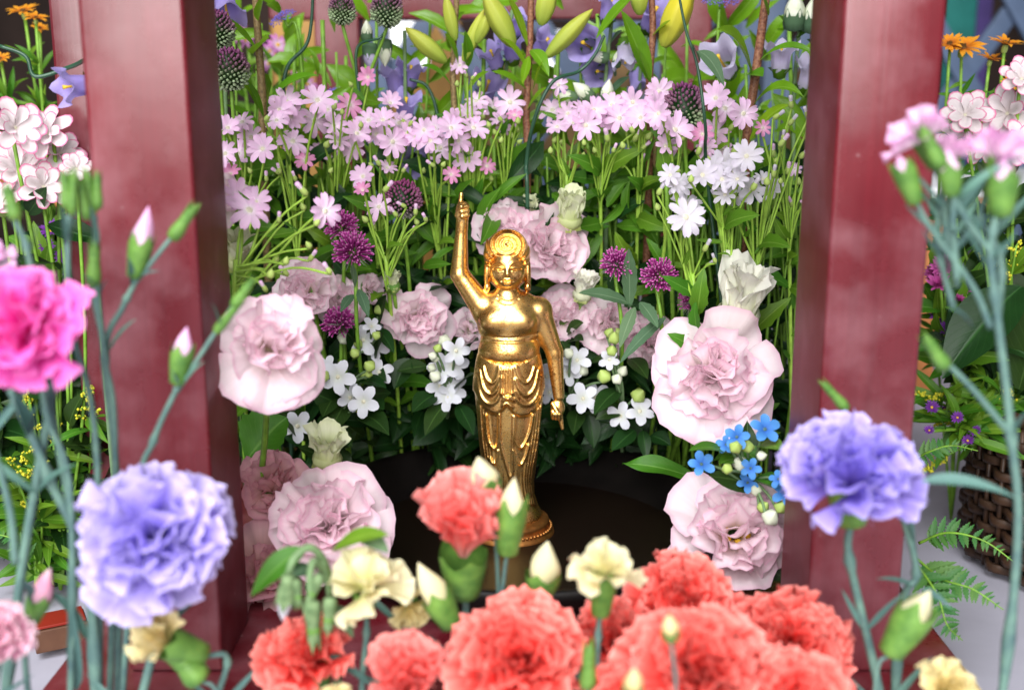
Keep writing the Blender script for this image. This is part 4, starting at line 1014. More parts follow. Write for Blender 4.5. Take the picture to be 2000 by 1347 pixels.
def lily(label, stem, y, rpx, smat, buds=(), leaves=(), y1=None):
    bz = P(stem[0][0], stem[0][1], y); bz0 = clear((bz.x, bz.y, PZ + 0.001))
    t = thing('lily_stem', label, 'lily', bz0, 'budding lily stems')
    part('stem', stem_mesh([bz0] + [P(a, b, y) for a, b in stem], rpx * M_PX(stem[0][0], stem[0][1], y), ST[smat], 9), t)
    for q in buds:
        lily_bud(t, q[0], q[1], q[2], y + (q[4] if len(q) > 4 else -0.006), q[3])
    for l in leaves:
        px_leaf(t, l[0], l[1], l[2], 'bright', y - 0.002, y + (l[4] if len(l) > 4 else -0.02), sag=l[3] if len(l) > 3 else 0.08, fold=0.22, nv=12)
    return t
# ================================================================= THE ARRANGEMENT INSIDE THE SHRINE
# --- pink lisianthus
lisianthus('big blush lisianthus with drooping lower petals against the left front post', 530, 668, 104, -0.128, dx=0.30, dz=0.15, n=(5, 5, 6, 4), seed=3, droop=3, open_=0.8, base=(-0.152, -0.03, PZ + 0.001))
lisianthus('dusky pink lisianthus tucked behind the big bloom at the left post', 592, 565, 62, 0.03, dx=-0.2, dz=0.1, seed=4)
lisianthus('half-hidden pink lisianthus below the left clover head', 668, 590, 48, 0.055, dx=0.1, dz=0.1, seed=5)
lisianthus('small pale lisianthus right of the left clover head', 722, 560, 34, 0.06, dx=0.3, dz=0.2, seed=6, n=(5, 5, 4, 3))
lisianthus('round blush lisianthus left of the statue at elbow height', 820, 625, 76, 0.045, dx=0.20, dz=0.02, seed=7)
lisianthus('pink lisianthus peeking out behind the statue\'s waist on the left', 918, 640, 38, 0.06, dz=0.1, seed=8, n=(5, 5, 4, 3))
lisianthus('pale pink lisianthus directly behind the statue\'s head', 995, 455, 72, 0.06, dx=-0.2, dz=0.5, seed=9)
lisianthus('pale pink lisianthus right of the statue\'s head', 1075, 480, 82, 0.055, dx=0.25, dz=0.15, seed=10)
lisianthus('pink lisianthus behind the statue\'s lowered shoulder', 1100, 615, 60, 0.055, dx=-0.1, dz=0.2, seed=12)
lisianthus('pink lisianthus right of the lowered arm with dark clover leaves across it', 1195, 635, 66, 0.05, dx=0.1, dz=0.1, seed=13)
lisianthus('dusky pink lisianthus half hidden left of the largest right bloom', 1268, 665, 52, 0.05, dx=-0.2, dz=0.0, seed=14)
lisianthus('largest blush lisianthus, on the right below a creamy white bud', 1395, 725, 114, -0.03, dx=-0.10, dz=0.15, n=(6, 7, 8, 5), seed=15, droop=3, open_=0.9)
lisianthus('pale pink lisianthus with yellow stamens beside the right front post', 1438, 1035, 118, -0.075, dx=0.05, dz=0.10, n=(8, 8, 6, 3), seed=16, stamen=True)
lisianthus('frilly pale pink lisianthus low on the left beside the dark basin', 632, 1018, 116, -0.09, dx=0.0, dz=0.25, n=(8, 9, 9, 6), seed=17)
lisianthus('salmon pink lisianthus low beside the left front post', 535, 945, 80, -0.055, 'liz_salmon', dx=0.1, dz=0.6, seed=18, open_=0.75)
lisianthus('shaded salmon lisianthus at the foot of the left front post', 520, 1125, 95, -0.080, 'liz_salmon', dx=0.3, dz=0.1, seed=19)
lisianthus('blush lisianthus half hidden by the left front post at top', 440, 390, 52, -0.03, dx=0.4, dz=0.2, seed=20, n=(6, 5, 5, 3))
# --- greenish buds
bloom_bud('pale green frilled bud right above the pink bloom behind the head', 1114, 410, 45, 0.05, 'liz_green', 0.1, 1.0, 1, n=12)
bloom_bud('smaller pale green bud half hidden behind the lisianthus above the head', 1035, 408, 26, 0.075, 'liz_green', -0.1, 1.0, 2, n=11)
bloom_bud('cream bud just above the statue\'s lowered shoulder', 1140, 560, 34, 0.045, 'liz_white', 0.15, 1.0, 3, n=11)
bloom_bud('big creamy white bud above the largest pink bloom on the right', 1448, 582, 76, -0.01, 'liz_white', 0.15, 1.0, 4, n=11)
bloom_bud('lime green bud standing low on the left beside the dark basin', 640, 874, 52, -0.06, 'liz_green', 0.1, 1.0, 5, n=8)
bloom_bud('round closed green bud left of the statue\'s raised elbow', 768, 547, 24, 0.035, 'liz_green', 0.0, 1.0, 6, n=6)
bloom_bud('pale green bud against the inner side of the left front post', 462, 490, 45, -0.02, 'liz_green', 0.2, 1.0, 7, n=7)

# --- star flower sprays (pink, upper rows)
D = 'star_dark'
star_spray('pink star flower spray nearest the left front post', [(445, 250), (473, 238), (464, 300, 38), (513, 291, 34), (440, 300, 30), (430, 330), (450, 340, 24, D), (490, 268)], (480, 620), 0.04, buds=[(486, 330), (540, 335), (520, 345)], seed=1)
star_spray('pink star flower spray beside the brown lily stem on the left', [(560, 199, 34), (568, 228, 31), (620, 196, 36), (572, 276, 34), (596, 313, 23, D), (540, 235, 26), (545, 215)], (580, 640), 0.06, buds=[(524, 228, 13), (545, 330), (575, 345)], seed=2)
star_spray('pink star flower spray third from the left post', [(614, 236, 33), (640, 215), (683, 205, 30, D), (652, 245), (626, 297), (719, 151, 22, D), (660, 275), (690, 290)], (640, 640), 0.08, buds=[(683, 162, 10), (655, 205, 12), (668, 215, 11), (690, 235), (705, 240), (640, 278, 14), (655, 310), (648, 330), (660, 305)], seed=3)
star_spray('pink star flower spray in front of the violet bells on the left', [(720, 235), (762, 202, 27), (697, 261), (767, 277, 33), (735, 262), (795, 262), (748, 235), (780, 240), (709, 345, 28), (756, 328, 22)], (740, 660), 0.07, buds=[(785, 235), (805, 238), (737, 315, 12), (722, 320), (790, 330), (760, 300)], seed=4)
star_spray('pink star flower spray left of the raised finger', [(828, 254), (848, 250), (860, 289, 32), (881, 250, 30), (840, 275), (881, 341, 20, D), (812, 268, 24)], (850, 600), 0.07, buds=[(868, 318), (842, 320), (828, 330)], seed=5)
star_spray('pink star flower spray straight above the raised finger', [(898, 128, 20), (913, 222, 28), (930, 197, 26), (925, 250, 33), (895, 275, 30), (913, 309, 34), (951, 324, 20, D), (889, 235)], (925, 620), 0.085, buds=[(910, 145, 9), (925, 150, 9), (935, 160), (893, 160), (945, 225, 11), (953, 240), (958, 345), (975, 230)], seed=6)
star_spray('pink star flower spray above the pale bloom behind the head', [(965, 212, 26), (996, 200, 34), (975, 235, 20), (1005, 225, 18, D), (985, 250, 18)], (985, 620), 0.09, buds=[(1012, 232, 13), (1000, 262), (1010, 250), (980, 270), (965, 255), (1018, 275)], seed=7)
star_spray('pink star flower spray right of the dark curled stem', [(1079, 215, 32), (1109, 222, 26), (1135, 215, 26), (1091, 166, 22), (1088, 248, 24), (1120, 240)], (1110, 600), 0.075, buds=[(1075, 290, 12), (1100, 275), (1125, 240, 10), (1140, 300), (1085, 270)], seed=8)
star_spray('pink star flower spray in the middle of the right row', [(1144, 245, 34), (1177, 218, 30), (1210, 231, 33), (1160, 215), (1190, 240), (1150, 225), (1195, 205)], (1170, 600), 0.065, buds=[(1185, 265, 15), (1215, 280, 13), (1232, 250, 13), (1160, 290), (1200, 290), (1140, 275)], seed=9)
star_spray('pink star flower spray left of the right purple allium', [(1236, 200, 32), (1251, 230, 31), (1287, 180, 32), (1281, 206, 30), (1262, 215), (1240, 225), (1225, 210)], (1240, 600), 0.06, buds=[(1245, 265, 15), (1260, 285, 12), (1255, 310), (1232, 300), (1270, 262, 14), (1210, 320, 12)], seed=10)
star_spray('pink star flower spray under the right purple allium', [(1286, 222, 30), (1318, 254, 40), (1345, 245, 30), (1300, 240), (1300, 285, 26)], (1310, 620), 0.035, buds=[(1337, 262, 18), (1312, 305, 14), (1320, 330, 13)], seed=11)
star_spray('pink star flower spray right of the right purple allium', [(1398, 192, 34), (1416, 212, 34), (1452, 222, 32), (1398, 258, 32), (1410, 292, 24), (1372, 262, 26, D), (1380, 290, 24)], (1420, 640), 0.045, buds=[(1432, 245, 14), (1367, 290, 15), (1385, 305, 14), (1435, 290, 15), (1390, 310, 13)], seed=12)
star_spray('white star flower spray with the topmost white blooms by the right post', [(1372, 342, 34), (1416, 322, 34), (1434, 336, 32), (1395, 330, 30), (1440, 350), (1458, 305, 34), (1410, 350, 30)], (1410, 660), 0.0, 'star_white', buds=[(1350, 345, 14), (1415, 360, 18), (1432, 375, 14), (1475, 360, 16), (1395, 380)], seed=13, group='white star flower sprays')
star_spray('white star flower spray lowest on the right, over the clover heads', [(1340, 424, 42), (1340, 398, 34), (1331, 366, 30), (1309, 342, 26), (1345, 440, 26), (1318, 360, 24)], (1375, 680), -0.01, 'star_white', buds=[(1290, 370, 14), (1283, 400, 14), (1380, 480, 14), (1395, 505, 11), (1385, 515, 10)], seed=14, group='white star flower sprays')
star_spray('white star flower spray closest to the right front post', [(1467, 370, 32), (1508, 372, 30), (1416, 380, 26), (1440, 385, 26), (1490, 350, 22)], (1500, 720), 0.01, 'star_white', buds=[(1512, 335, 13), (1515, 400, 14), (1530, 265, 11), (1548, 235, 13), (1545, 200, 13), (1575, 220, 12), (1520, 225, 13), (1498, 350, 15), (1585, 240), (1520, 310)], seed=15, group='white star flower sprays')
star_spray('pink star flower spray low in front of the dark purple allium', [(740, 404, 29), (709, 372, 20, D), (790, 398, 10)], (760, 720), 0.02, buds=[(710, 425, 14), (730, 440), (770, 415, 12), (785, 400), (812, 430, 12), (812, 410, 12), (830, 425, 12), (757, 365, 15), (806, 450)], seed=16, leaves=9)
star_spray('blurred pink star flower spray leaning past the left front post', [(487, 410, 46), (462, 385, 40), (635, 412, 36, 'star', (0.6, 0.1)), (500, 395, 34)], (400, 640), -0.075, buds=[(590, 370, 17), (600, 475, 14), (622, 432, 14), (545, 425, 12), (540, 500, 15), (560, 505, 15), (610, 500, 14), (530, 530, 17), (555, 530, 14), (640, 525, 14), (515, 560, 13), (590, 400, 13)], seed=17, leaves=3)
star_spray('pink star flower buds crowding the inner edge of the right front post', [(1490, 250, 18, D), (1552, 330, 16)], (1560, 760), 0.02, buds=[(1530, 275, 15), (1510, 295, 14), (1570, 300, 14), (1540, 330, 14), (1560, 350, 13), (1580, 330, 15), (1545, 395, 14), (1585, 380, 12), (1525, 350), (1570, 400), (1595, 300)], seed=18, leaves=9)

# --- white five-petalled sprigs
tweedia('white five-petalled sprig under the left clover with open blooms', [(709, 664, 32), (733, 678, 28), (726, 637, 20)], (700, 800), 0.03, buds=[(672, 660, 13), (735, 655, 9), (693, 690, 10), (700, 672, 9), (740, 605, 10)], leaves=[((700, 690), (665, 640), 22), ((735, 640), (755, 575), 15), ((735, 640), (770, 690), 14), ((690, 700), (690, 640), 13), ((700, 720), (755, 745), 22)], seed=1)
tweedia('white five-petalled sprig right beside the big left lisianthus', [(660, 736, 36), (640, 718, 26), (741, 727, 30)], (690, 840), 0.02, buds=[(645, 745, 12), (722, 715, 12), (713, 732, 9), (720, 730, 8), (632, 735, 12), (600, 730, 9)], leaves=[((640, 760), (600, 720), 22), ((655, 770), (630, 815), 20), ((700, 740), (755, 758), 16), ((680, 780), (640, 850), 24)], seed=2)
tweedia('white five-petalled sprig left of the statue with a low pair of blooms', [(710, 784, 34), (684, 776, 30), (581, 832, 34)], (660, 900), 0.015, buds=[(697, 795, 10)], leaves=[((690, 770), (720, 790), 12), ((720, 790), (750, 800), 20), ((660, 800), (630, 870), 26), ((700, 810), (760, 850), 24), ((600, 860), (540, 800), 30)], seed=3)
tweedia('white five-petalled sprig close to the statue\'s hip on the left', [(866, 719, 33), (885, 713, 32), (891, 685, 30), (860, 753, 32), (886, 760, 32), (874, 776, 32)], (850, 880), 0.035, buds=[(850, 735, 12), (868, 665, 13), (845, 695, 9), (855, 680, 9), (843, 718, 9), (850, 700, 8)], leaves=[((835, 715), (775, 725), 18), ((850, 770), (805, 805), 22), ((870, 790), (830, 850), 20), ((890, 760), (925, 730), 16), ((905, 700), (935, 665), 16), ((895, 790), (925, 850), 18), ((800, 700), (770, 760), 22)], seed=4)
tweedia('white five-petalled sprig behind the lowered arm of the statue', [(1127, 703, 30), (1110, 727, 28), (1074, 766, 26), (1067, 735, 26), (1139, 778, 32), (1164, 776, 32)], (1120, 880), 0.04, buds=[(1137, 722, 13), (1110, 690, 11), (1180, 735, 14)], leaves=[((1105, 655), (1140, 630), 15), ((1110, 670), (1140, 665), 14), ((1150, 710), (1195, 705), 15), ((1145, 740), (1190, 740), 18), ((1130, 800), (1120, 850), 18), ((1150, 810), (1160, 875), 18), ((1070, 700), (1060, 740), 14), ((1165, 800), (1205, 780), 22), ((1090, 660), (1110, 690), 15)], seed=5)
tweedia('white five-petalled sprig below the right clover leaves', [(1250, 803, 31), (1212, 812, 28), (1190, 702, 22)], (1240, 900), 0.03, buds=[(1247, 772, 15), (1200, 660, 13), (1195, 685, 11), (1215, 725, 11), (1205, 740, 11), (1190, 650, 10), (1208, 650, 10)], leaves=[((1230, 700), (1265, 740), 18), ((1210, 760), (1160, 810), 20), ((1240, 840), (1195, 880), 20), ((1255, 840), (1262, 900), 13), ((1280, 800), (1320, 835), 18), ((1270, 850), (1310, 870), 18)], seed=6)
# --- blue sprig
tweedia('sky blue five-petalled sprig between the two right lisianthus', [(1494, 838, 32), (1439, 853, 26), (1418, 868, 20), (1370, 906, 28), (1466, 914, 22), (1460, 942, 22), (1535, 962, 28), (1520, 935, 20)], (1490, 1050), -0.085, 'tweed_blue', buds=[(1437, 873, 13), (1460, 872, 13), (1445, 905, 15), (1475, 955, 13), (1505, 1010, 17), (1490, 990, 12), (1420, 915, 11), (1487, 890, 10), (1525, 990, 13)],
        leaves=[((1430, 890), (1345, 880), 15, 'mid'), ((1440, 895), (1405, 905), 16, 'mid'), ((1480, 870), (1530, 880), 20, 'mid'), ((1480, 930), (1520, 950), 18, 'mid'), ((1450, 880), (1480, 900), 22, 'mid')], seed=7, group='blue five-petalled sprigs', rl=4)
# --- loose foliage leaf on the basin rim
o = single('fallen_leaf', leaf_mesh(P(1360, 935, 0.0), P(1215, 905, 0.01), 22 * M_PX(1290, 915, 0), LM['mid'], sag=0.05, wave=0.25, nv=14, fold=0.2),
           'broad green leaf lying over the right basin rim', 'leaf')
o = single('broad_leaf', leaf_mesh(P(480, 900, -0.03), P(560, 815, -0.02), 55 * M_PX(500, 860, -0.03), LM['mid'], sag=0.05, wave=0.12, nv=14, fold=0.2, ser=0.06, peak=0.5),
           'broad serrated leaf under the big left lisianthus', 'leaf')

# --- clover heads
clover('bright purple clover head above the round blush lisianthus', 690, 492, 40, 0.01, (700, 680), leaves=[((690, 575), (665, 610), 10, 'grey'), ((700, 565), (720, 620), 11, 'grey'), ((693, 560), (688, 515), 7, 'grey')], seed=1)
clover('dark clover head hidden behind the bright one on the left', 668, 445, 34, 0.05, (672, 640), seed=2)
clover('low dark clover head beside the big left lisianthus', 662, 632, 34, 0.03, (668, 760), seed=3)
clover('right clover pair, the head nearer the statue', 1205, 517, 33, 0.02, (1215, 690), leaves=[((1230, 600), (1228, 485), 15), ((1235, 595), (1130, 572), 17)], seed=4)
clover('right clover pair, the head nearer the white star flowers', 1287, 540, 36, 0.015, (1292, 690), leaves=[((1240, 600), (1210, 680), 13), ((1300, 620), (1210, 710), 13), ((1250, 590), (1285, 640), 14)], seed=5, ax=(0.0, -0.7, 0.5))
clover('grey hairy clover bud left of the big creamy white bud', 1352, 590, 28, 0.02, (1360, 700), seed=6, hair=160)
# --- alliums
allium('green and purple allium head beside the left front post', 450, 140, 38, 0.03, (470, 420), seed=1)
allium('upper allium head half hidden at the top of the left post', 424, 62, 34, 0.05, (440, 300), seed=2)
allium('allium head at the top edge, left of the pair', 668, 22, 27, 0.10, (720, 260), seed=3)
allium('allium head at the top edge, right of the pair', 755, 22, 32, 0.10, (700, 240), seed=4)
allium('dark purple allium head left of the raised hand', 786, 390, 37, 0.045, (800, 560), ALLIUM_P, 1.05, seed=5)
allium('cone shaped purple allium head above the right pink row', 1336, 218, 40, 0.04, (1345, 420), None, 1.45, seed=6)

# --- bellflowers
bell_stem('violet bellflower stem at the left with clustered bells', [(772, 160, 30, (-0.1, -0.3, 1)), (800, 150, 30, (0.2, -0.2, 1)), (792, 212, 30, (0.15, -0.4, 1)), (815, 315, 34, (0.2, -0.9, 0.1))], [(790, 420), (792, 250), (790, 60)], 0.12, seed=1, closed=[(752, 105, 14, (0, -.1, -1)), (725, 115, 15, (0.1, 0, -1), 'bell_pale'), (716, 60, 11, (0, 0, 1))], leaves=[((770, 260), (740, 280), 10)])
bell_stem('violet bellflower stem with one bell open to the front', [(1145, 88, 36, (-0.35, -1, 0.15)), (1172, 140, 30, (-0.3, -0.9, 0.0)), (1220, 105, 26, (0.1, -0.2, -1), 'bell_pale'), (1190, 20, 28, (0.2, -0.3, 1))], [(1185, 360), (1180, 200), (1195, 40)], 0.11, seed=2, closed=[(1105, 190, 12, (-1, -0.2, 0.1)), (1137, 178, 14, (-0.8, -0.3, 0.7)), (1186, 178, 13, (0.15, -0.2, 1)), (1168, 112, 11, (-1, -.2, 0.1)), (1205, 115, 9, (0.1, 0, 1))], leaves=[((1200, 150), (1190, 120), 12), ((1185, 190), (1230, 150), 11), ((1190, 90), (1215, 60), 10)])
bell_stem('violet bellflower stem behind the upright lily buds', [(1005, 50, 28, (0.1, -0.3, 1)), (1000, 95, 30, (-0.1, -0.4, 0.8)), (965, 115, 26, (-0.3, -0.4, 0.7)), (950, 175, 32, (0.2, -0.6, 0.6)), (1060, 90, 28, (0.4, -0.4, 0.5))], [(990, 380), (985, 200), (1000, 20)], 0.14, seed=3)
bell_stem('violet bellflower half hidden behind the yellow lily bud', [(1275, 35, 34, (0.2, -0.5, 0.6)), (1245, 155, 26, (0.2, -0.3, -0.8))], [(1250, 360), (1250, 150), (1270, 40)], 0.15, seed=4)
bell_stem('pale violet bellflower stem beside the right front post', [(1525, 115, 32, (0, -0.15, 1), 'bell_pale'), (1582, 150, 34, (0.15, -0.3, 0.9), 'bell_pale'), (1412, 125, 38, (-0.5, -0.7, 0.5), 'bell_pale'), (1600, 60, 30, (0, -0.2, 1), 'bell_pale')], [(1548, 420), (1550, 200), (1565, 20)], 0.10, seed=5, closed=[(1552, 20, 20, (0, -0.1, 1)), (1590, 25, 20, (0.05, -0.1, 1))], leaves=[((1550, 70), (1520, 30), 10, 'mid'), ((1555, 75), (1600, 45), 12, 'mid')])
bell_stem('violet bellflower at the top left corner of the opening', [(440, 8, 36, (0.2, -0.5, -0.8))], [(445, 300), (440, 120), (440, 40)], 0.09, seed=6)
bell_stem('violet bellflower sticking out left of the left front post', [(150, 168, 36, (-0.75, -0.65, -0.1))], [(190, 520), (195, 300), (180, 165)], -0.05, seed=7)

# --- lilies
lily('brown lily stem with folded leaves left of the pink sprays', [(515, 330), (513, 200), (505, 80), (497, -40)], 0.085, 8, 'brown',
     leaves=[((500, 95), (430, 30), 9, 0.05), ((495, 105), (525, 75), 22, 0.02), ((520, 205), (622, 148), 12, 0.12), ((515, 230), (480, 155), 9, 0.05), ((505, 40), (515, -10), 14, 0.02), ((510, 250), (440, 205), 10, 0.06)])
lily('lily stem with upright green buds above the statue', [(1030, 330), (1028, 225), (1035, 80), (1038, -40)], 0.10, 7, 'red',
     buds=[((1003, 92), (944, -18), 24, LILYB), ((1066, 112), (1156, 20), 19, LILYB), ((1056, 50), (1078, -40), 22, LILYB), ((930, 85), (960, 20), 14, LILYB, 0.0)],
     leaves=[((1030, 90), (990, -10), 10, 0.05), ((1035, 150), (978, 75), 9, 0.12), ((1037, 98), (1072, 150), 14, 0.1), ((1028, 175), (960, 140), 11, 0.06), ((1033, 110), (1020, 165), 9, 0.0), ((1042, 175), (1060, 120), 9, 0.02), ((1030, 215), (1070, 170), 10, 0.04)])
lily('lily stem with a yellow bud in the upper right middle', [(1268, 330), (1268, 165), (1275, 60), (1270, -40)], 0.09, 7, 'red',
     buds=[((1296, 92), (1352, -38), 30, LILYY), ((1250, 30), (1245, -40), 20, LILYB)],
     leaves=[((1270, 160), (1213, 20), 20, 0.02), ((1165, 75), (1250, -20), 13, 0.05), ((1272, 165), (1240, 90), 10, 0.02), ((1275, 70), (1310, 40), 8, 0.02)])
lily('red lily stem with long arching leaves beside the right post', [(1452, 420), (1458, 270), (1475, 150), (1492, 25), (1500, -40)], 0.07, 9, 'red',
     leaves=[((1470, 150), (1400, 58), 21, 0.16, -0.03), ((1482, 120), (1606, 118), 9, 0.20, -0.03), ((1472, 205), (1570, 190), 14, 0.22, -0.03), ((1462, 145), (1490, 150), 18, 0.02), ((1462, 280), (1545, 205), 12, 0.14), ((1440, 260), (1455, 165), 12, 0.02), ((1500, 30), (1482, -30), 14, 0.0)])
lily('lily stem with a drooping bud left of the raised finger', [(898, 420), (890, 260), (885, 130), (895, -40)], 0.11, 6, 'brown',
     buds=[((872, 122), (793, 55), 20, LILYB), ((890, 80), (870, -10), 15, LILYB), ((905, 120), (945, 20), 15, LILYB)],
     leaves=[((880, 165), (822, 128), 9, 0.10), ((895, 125), (868, 65), 13, 0.03), ((915, 130), (908, 60), 12, 0.0), ((905, 200), (955, 140), 9, 0.12)])
# --- dark curled stems
def curled(label, pts, y, rpx, seed=0):
    w = [P(a, b, y + c) for a, b, c in pts]
    bz = clear((w[0].x, y, PZ + 0.001))
    t = thing('curled_stem', label, 'stem', bz, 'dark curled stems')
    q = spline([bz] + w, 7); v_, f_, u_ = g_tube(q, [rpx * M_PX(pts[0][0], pts[0][1], y) * (0.9 - 0.35 * i / len(q)) for i in range(len(q))], 8); part('stem', mesh('stem', v_, f_, ST['dark'], u_), t); return t
curled('dark green curled stem winding up left of the alliums', [(555, 320, 0.02), (553, 190, 0), (562, 130, 0), (597, 90, 0), (608, 45, 0), (612, -30, 0)], 0.09, 5)
curled('dark green stem looping under the right top allium', [(720, 330, 0), (700, 170, 0), (695, 110, 0), (705, 85, 0), (740, 75, -0.005), (757, 55, 0)], 0.105, 4)
curled('dark green arched stem crossing behind the upright lily buds', [(1030, 420, 0), (1028, 320, 0), (1045, 230, -0.01), (1080, 160, -0.01), (1130, 140, 0), (1160, 110, 0), (1180, 70, 0)], 0.07, 5)
curled('dark green arched stem at the gold panel', [(860, 330, 0), (855, 230, 0), (835, 170, 0), (800, 155, 0)], 0.12, 5)
curled('dark green curled stem bending across the left outer post', [(210, 560, 0), (205, 180, -0.03), (185, 115, -0.03), (140, 130, 0), (70, 150, 0), (50, 110, 0), (0, 90, 0)], -0.02, 6)
curled('thin green arched stem along the left front post', [(430, 320, 0.0), (432, 250, 0), (423, 180, 0), (418, 60, 0), (415, -30, 0)], -0.05, 4)
curled('grey green stem passing in front of the right purple allium', [(1385, 380, 0.03), (1378, 250, 0), (1362, 130, 0), (1340, 60, 0), (1322, -30, 0)], 0.0, 4.5)
t = bpy.data.objects['curled_stem.006']
px_leaf(t, (1362, 100), (1415, 170), 15, 'grey', 0.0, -0.012, sag=0.15); px_leaf(t, (1365, 120), (1350, 90), 12, 'grey', 0.0, -0.01, sag=0.1)

# --- violet umbels
def umbel(label, u, v, rpx, y, ax, base):
    c = P(u, v, y); Rm = rpx * M_PX(u, v, y); ax = Vector(ax).normalized(); bz = Vector((P(base[0], base[1], y).x, y + 0.01, PZ + 0.001))
    t = thing('violet_umbel', label, 'flower', bz, 'violet umbels')
    part('stem', stem_mesh([bz, P(base[0], base[1], y), c - ax * Rm * 0.8, c - ax * Rm * 0.2], 0.001, ST['green']), t)
    mb = MB(); r = random.Random(int(u))
    for i in range(60):
        q = i * 2.4; rr = Rm * math.sqrt((i + 0.5) / 60)
        for k in range(5):
            vv, ff, uu = pv_strap(0.3, 1, 0.6, nu=2, nv=2)
            mb.add(vv, ff, uu, M=Matrix.Translation((rr * math.cos(q), rr * math.sin(q), -rr * rr / Rm * 0.3 + r.uniform(-.1, .1) * Rm)) @ RZ(k * 1.257 + i) @ RX(R(25)) @ Matrix.Scale(Rm * 0.17, 4))
    o = part('flower_head', mb.done('flower_head', VIOLET), t, frame(c, ax)); o['kind'] = 'stuff'
umbel('violet lace umbel at the top left, left of the alliums', 548, 30, 28, 0.13, (-0.5, -0.4, 0.9), (590, 140))
umbel('violet umbel between the alliums and the pink row', 652, 185, 18, 0.13, (0, -0.8, 0.5), (652, 300))
umbel('violet umbel at the top edge near the right post', 1408, -6, 36, 0.12, (0, -0.3, 0.9), (1400, 120))

# ================================================================= FRONT BOUQUET
UP = (0, -0.45, 1)
G1 = 'coral carnations in the front bouquet'
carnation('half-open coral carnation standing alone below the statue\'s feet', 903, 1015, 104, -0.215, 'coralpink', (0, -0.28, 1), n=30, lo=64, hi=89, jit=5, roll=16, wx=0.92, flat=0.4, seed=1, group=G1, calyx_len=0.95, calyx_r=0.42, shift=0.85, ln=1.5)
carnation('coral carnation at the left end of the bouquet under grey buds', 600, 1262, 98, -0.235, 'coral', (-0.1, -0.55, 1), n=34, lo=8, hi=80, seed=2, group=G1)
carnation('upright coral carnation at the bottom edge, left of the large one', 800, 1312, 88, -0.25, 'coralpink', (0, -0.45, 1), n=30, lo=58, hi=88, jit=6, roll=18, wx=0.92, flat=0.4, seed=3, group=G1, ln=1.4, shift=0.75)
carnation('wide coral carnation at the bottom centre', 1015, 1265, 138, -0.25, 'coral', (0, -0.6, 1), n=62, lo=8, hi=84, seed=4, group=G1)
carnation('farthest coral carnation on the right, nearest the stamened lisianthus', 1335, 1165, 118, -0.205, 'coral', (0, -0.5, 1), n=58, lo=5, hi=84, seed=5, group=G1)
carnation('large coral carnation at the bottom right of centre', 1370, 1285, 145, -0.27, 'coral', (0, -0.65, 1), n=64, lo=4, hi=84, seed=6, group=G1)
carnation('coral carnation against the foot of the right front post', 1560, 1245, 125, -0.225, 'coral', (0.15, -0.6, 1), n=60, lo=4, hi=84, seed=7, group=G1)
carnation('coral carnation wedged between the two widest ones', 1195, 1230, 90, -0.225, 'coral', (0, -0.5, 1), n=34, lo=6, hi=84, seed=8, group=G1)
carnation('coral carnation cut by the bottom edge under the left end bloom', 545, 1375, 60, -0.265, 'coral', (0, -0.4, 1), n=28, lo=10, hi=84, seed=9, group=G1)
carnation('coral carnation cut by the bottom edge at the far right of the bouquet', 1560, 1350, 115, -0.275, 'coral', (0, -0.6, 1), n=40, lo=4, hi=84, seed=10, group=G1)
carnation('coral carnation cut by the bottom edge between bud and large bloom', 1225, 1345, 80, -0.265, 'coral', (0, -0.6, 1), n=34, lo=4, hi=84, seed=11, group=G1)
G2 = 'cream spray carnations'
carnation('open cream carnation in front of the frilly low lisianthus', 712, 1128, 88, -0.235, 'cream', (0.05, -0.40, 1), n=13, lo=-10, hi=72, jit=8, seed=12, group=G2, shift=0.35, calyx_len=0.8, calyx_r=0.26, stem_r=0.0013, ln=1.05)
carnation('cream carnation seen from the side with a long green calyx', 1183, 1095, 70, -0.245, 'cream', (0.06, -0.12, 1), n=14, lo=4, hi=80, seed=13, group=G2, shift=0.45, calyx_len=1.35, calyx_r=0.36, stem_r=0.0012)
carnation('older yellow carnation drooping behind the open cream one', 805, 1200, 55, -0.215, 'yellow', (0.2, -0.6, -0.4), n=12, lo=10, hi=75, seed=14, group=G2, calyx_len=0.9, stem_r=0.0012)
carnation('wilted yellow carnation under the left lavender bloom', 300, 1245, 80, -0.255, 'yellow', (-0.75, -0.45, 0.55), n=10, lo=30, hi=82, seed=15, group=G2, calyx_len=1.1, calyx_r=0.38, shift=0.4, stem_r=0.0013, base=(-0.13, -0.235, TZ + 0.004))
carnation('yellow carnation cut by the bottom edge left of centre', 655, 1372, 55, -0.262, 'yellow', (0, -0.5, 1), n=18, lo=4, hi=80, seed=46, group=G2, stem_r=0.0012)
carnation('yellow carnation cut by the bottom right corner', 1855, 1330, 62, -0.26, 'yellow', (0, -0.5, 1), n=18, lo=4, hi=80, seed=16, group=G2, stem_r=0.0012)
def budstem(label, b, t_, y, rpx, mat, stem, frac=0.6, cat='flower bud', group='cream carnation buds'):
    bz = P(stem[-1][0], stem[-1][1], y); bz = Vector((bz.x, bz.y, min(bz.z, TZ + 0.004)))
    t = thing('carnation_bud', label, cat, bz, group)
    pts = [P(b[0], b[1], y)] + [P(a, c, y) for a, c in stem] + ([bz] if bz.z < P(stem[-1][0], stem[-1][1], y).z - 0.005 else [])
    part('stem', stem_mesh(pts[::-1], 4.5 * M_PX(b[0], b[1], y), ST['blue']), t)
    bud(t, b, t_, y, rpx, mat, frac); return t
budstem('cream bud right behind the lone coral carnation', (958, 975), (934, 893), -0.205, 33, 'cream', [(965, 1010), (975, 1200)], 0.45)
budstem('tall cream bud with pointed green calyx right of the lone coral carnation', (990, 1085), (1005, 935), -0.215, 32, 'cream', [(985, 1120), (975, 1250)], 0.66)
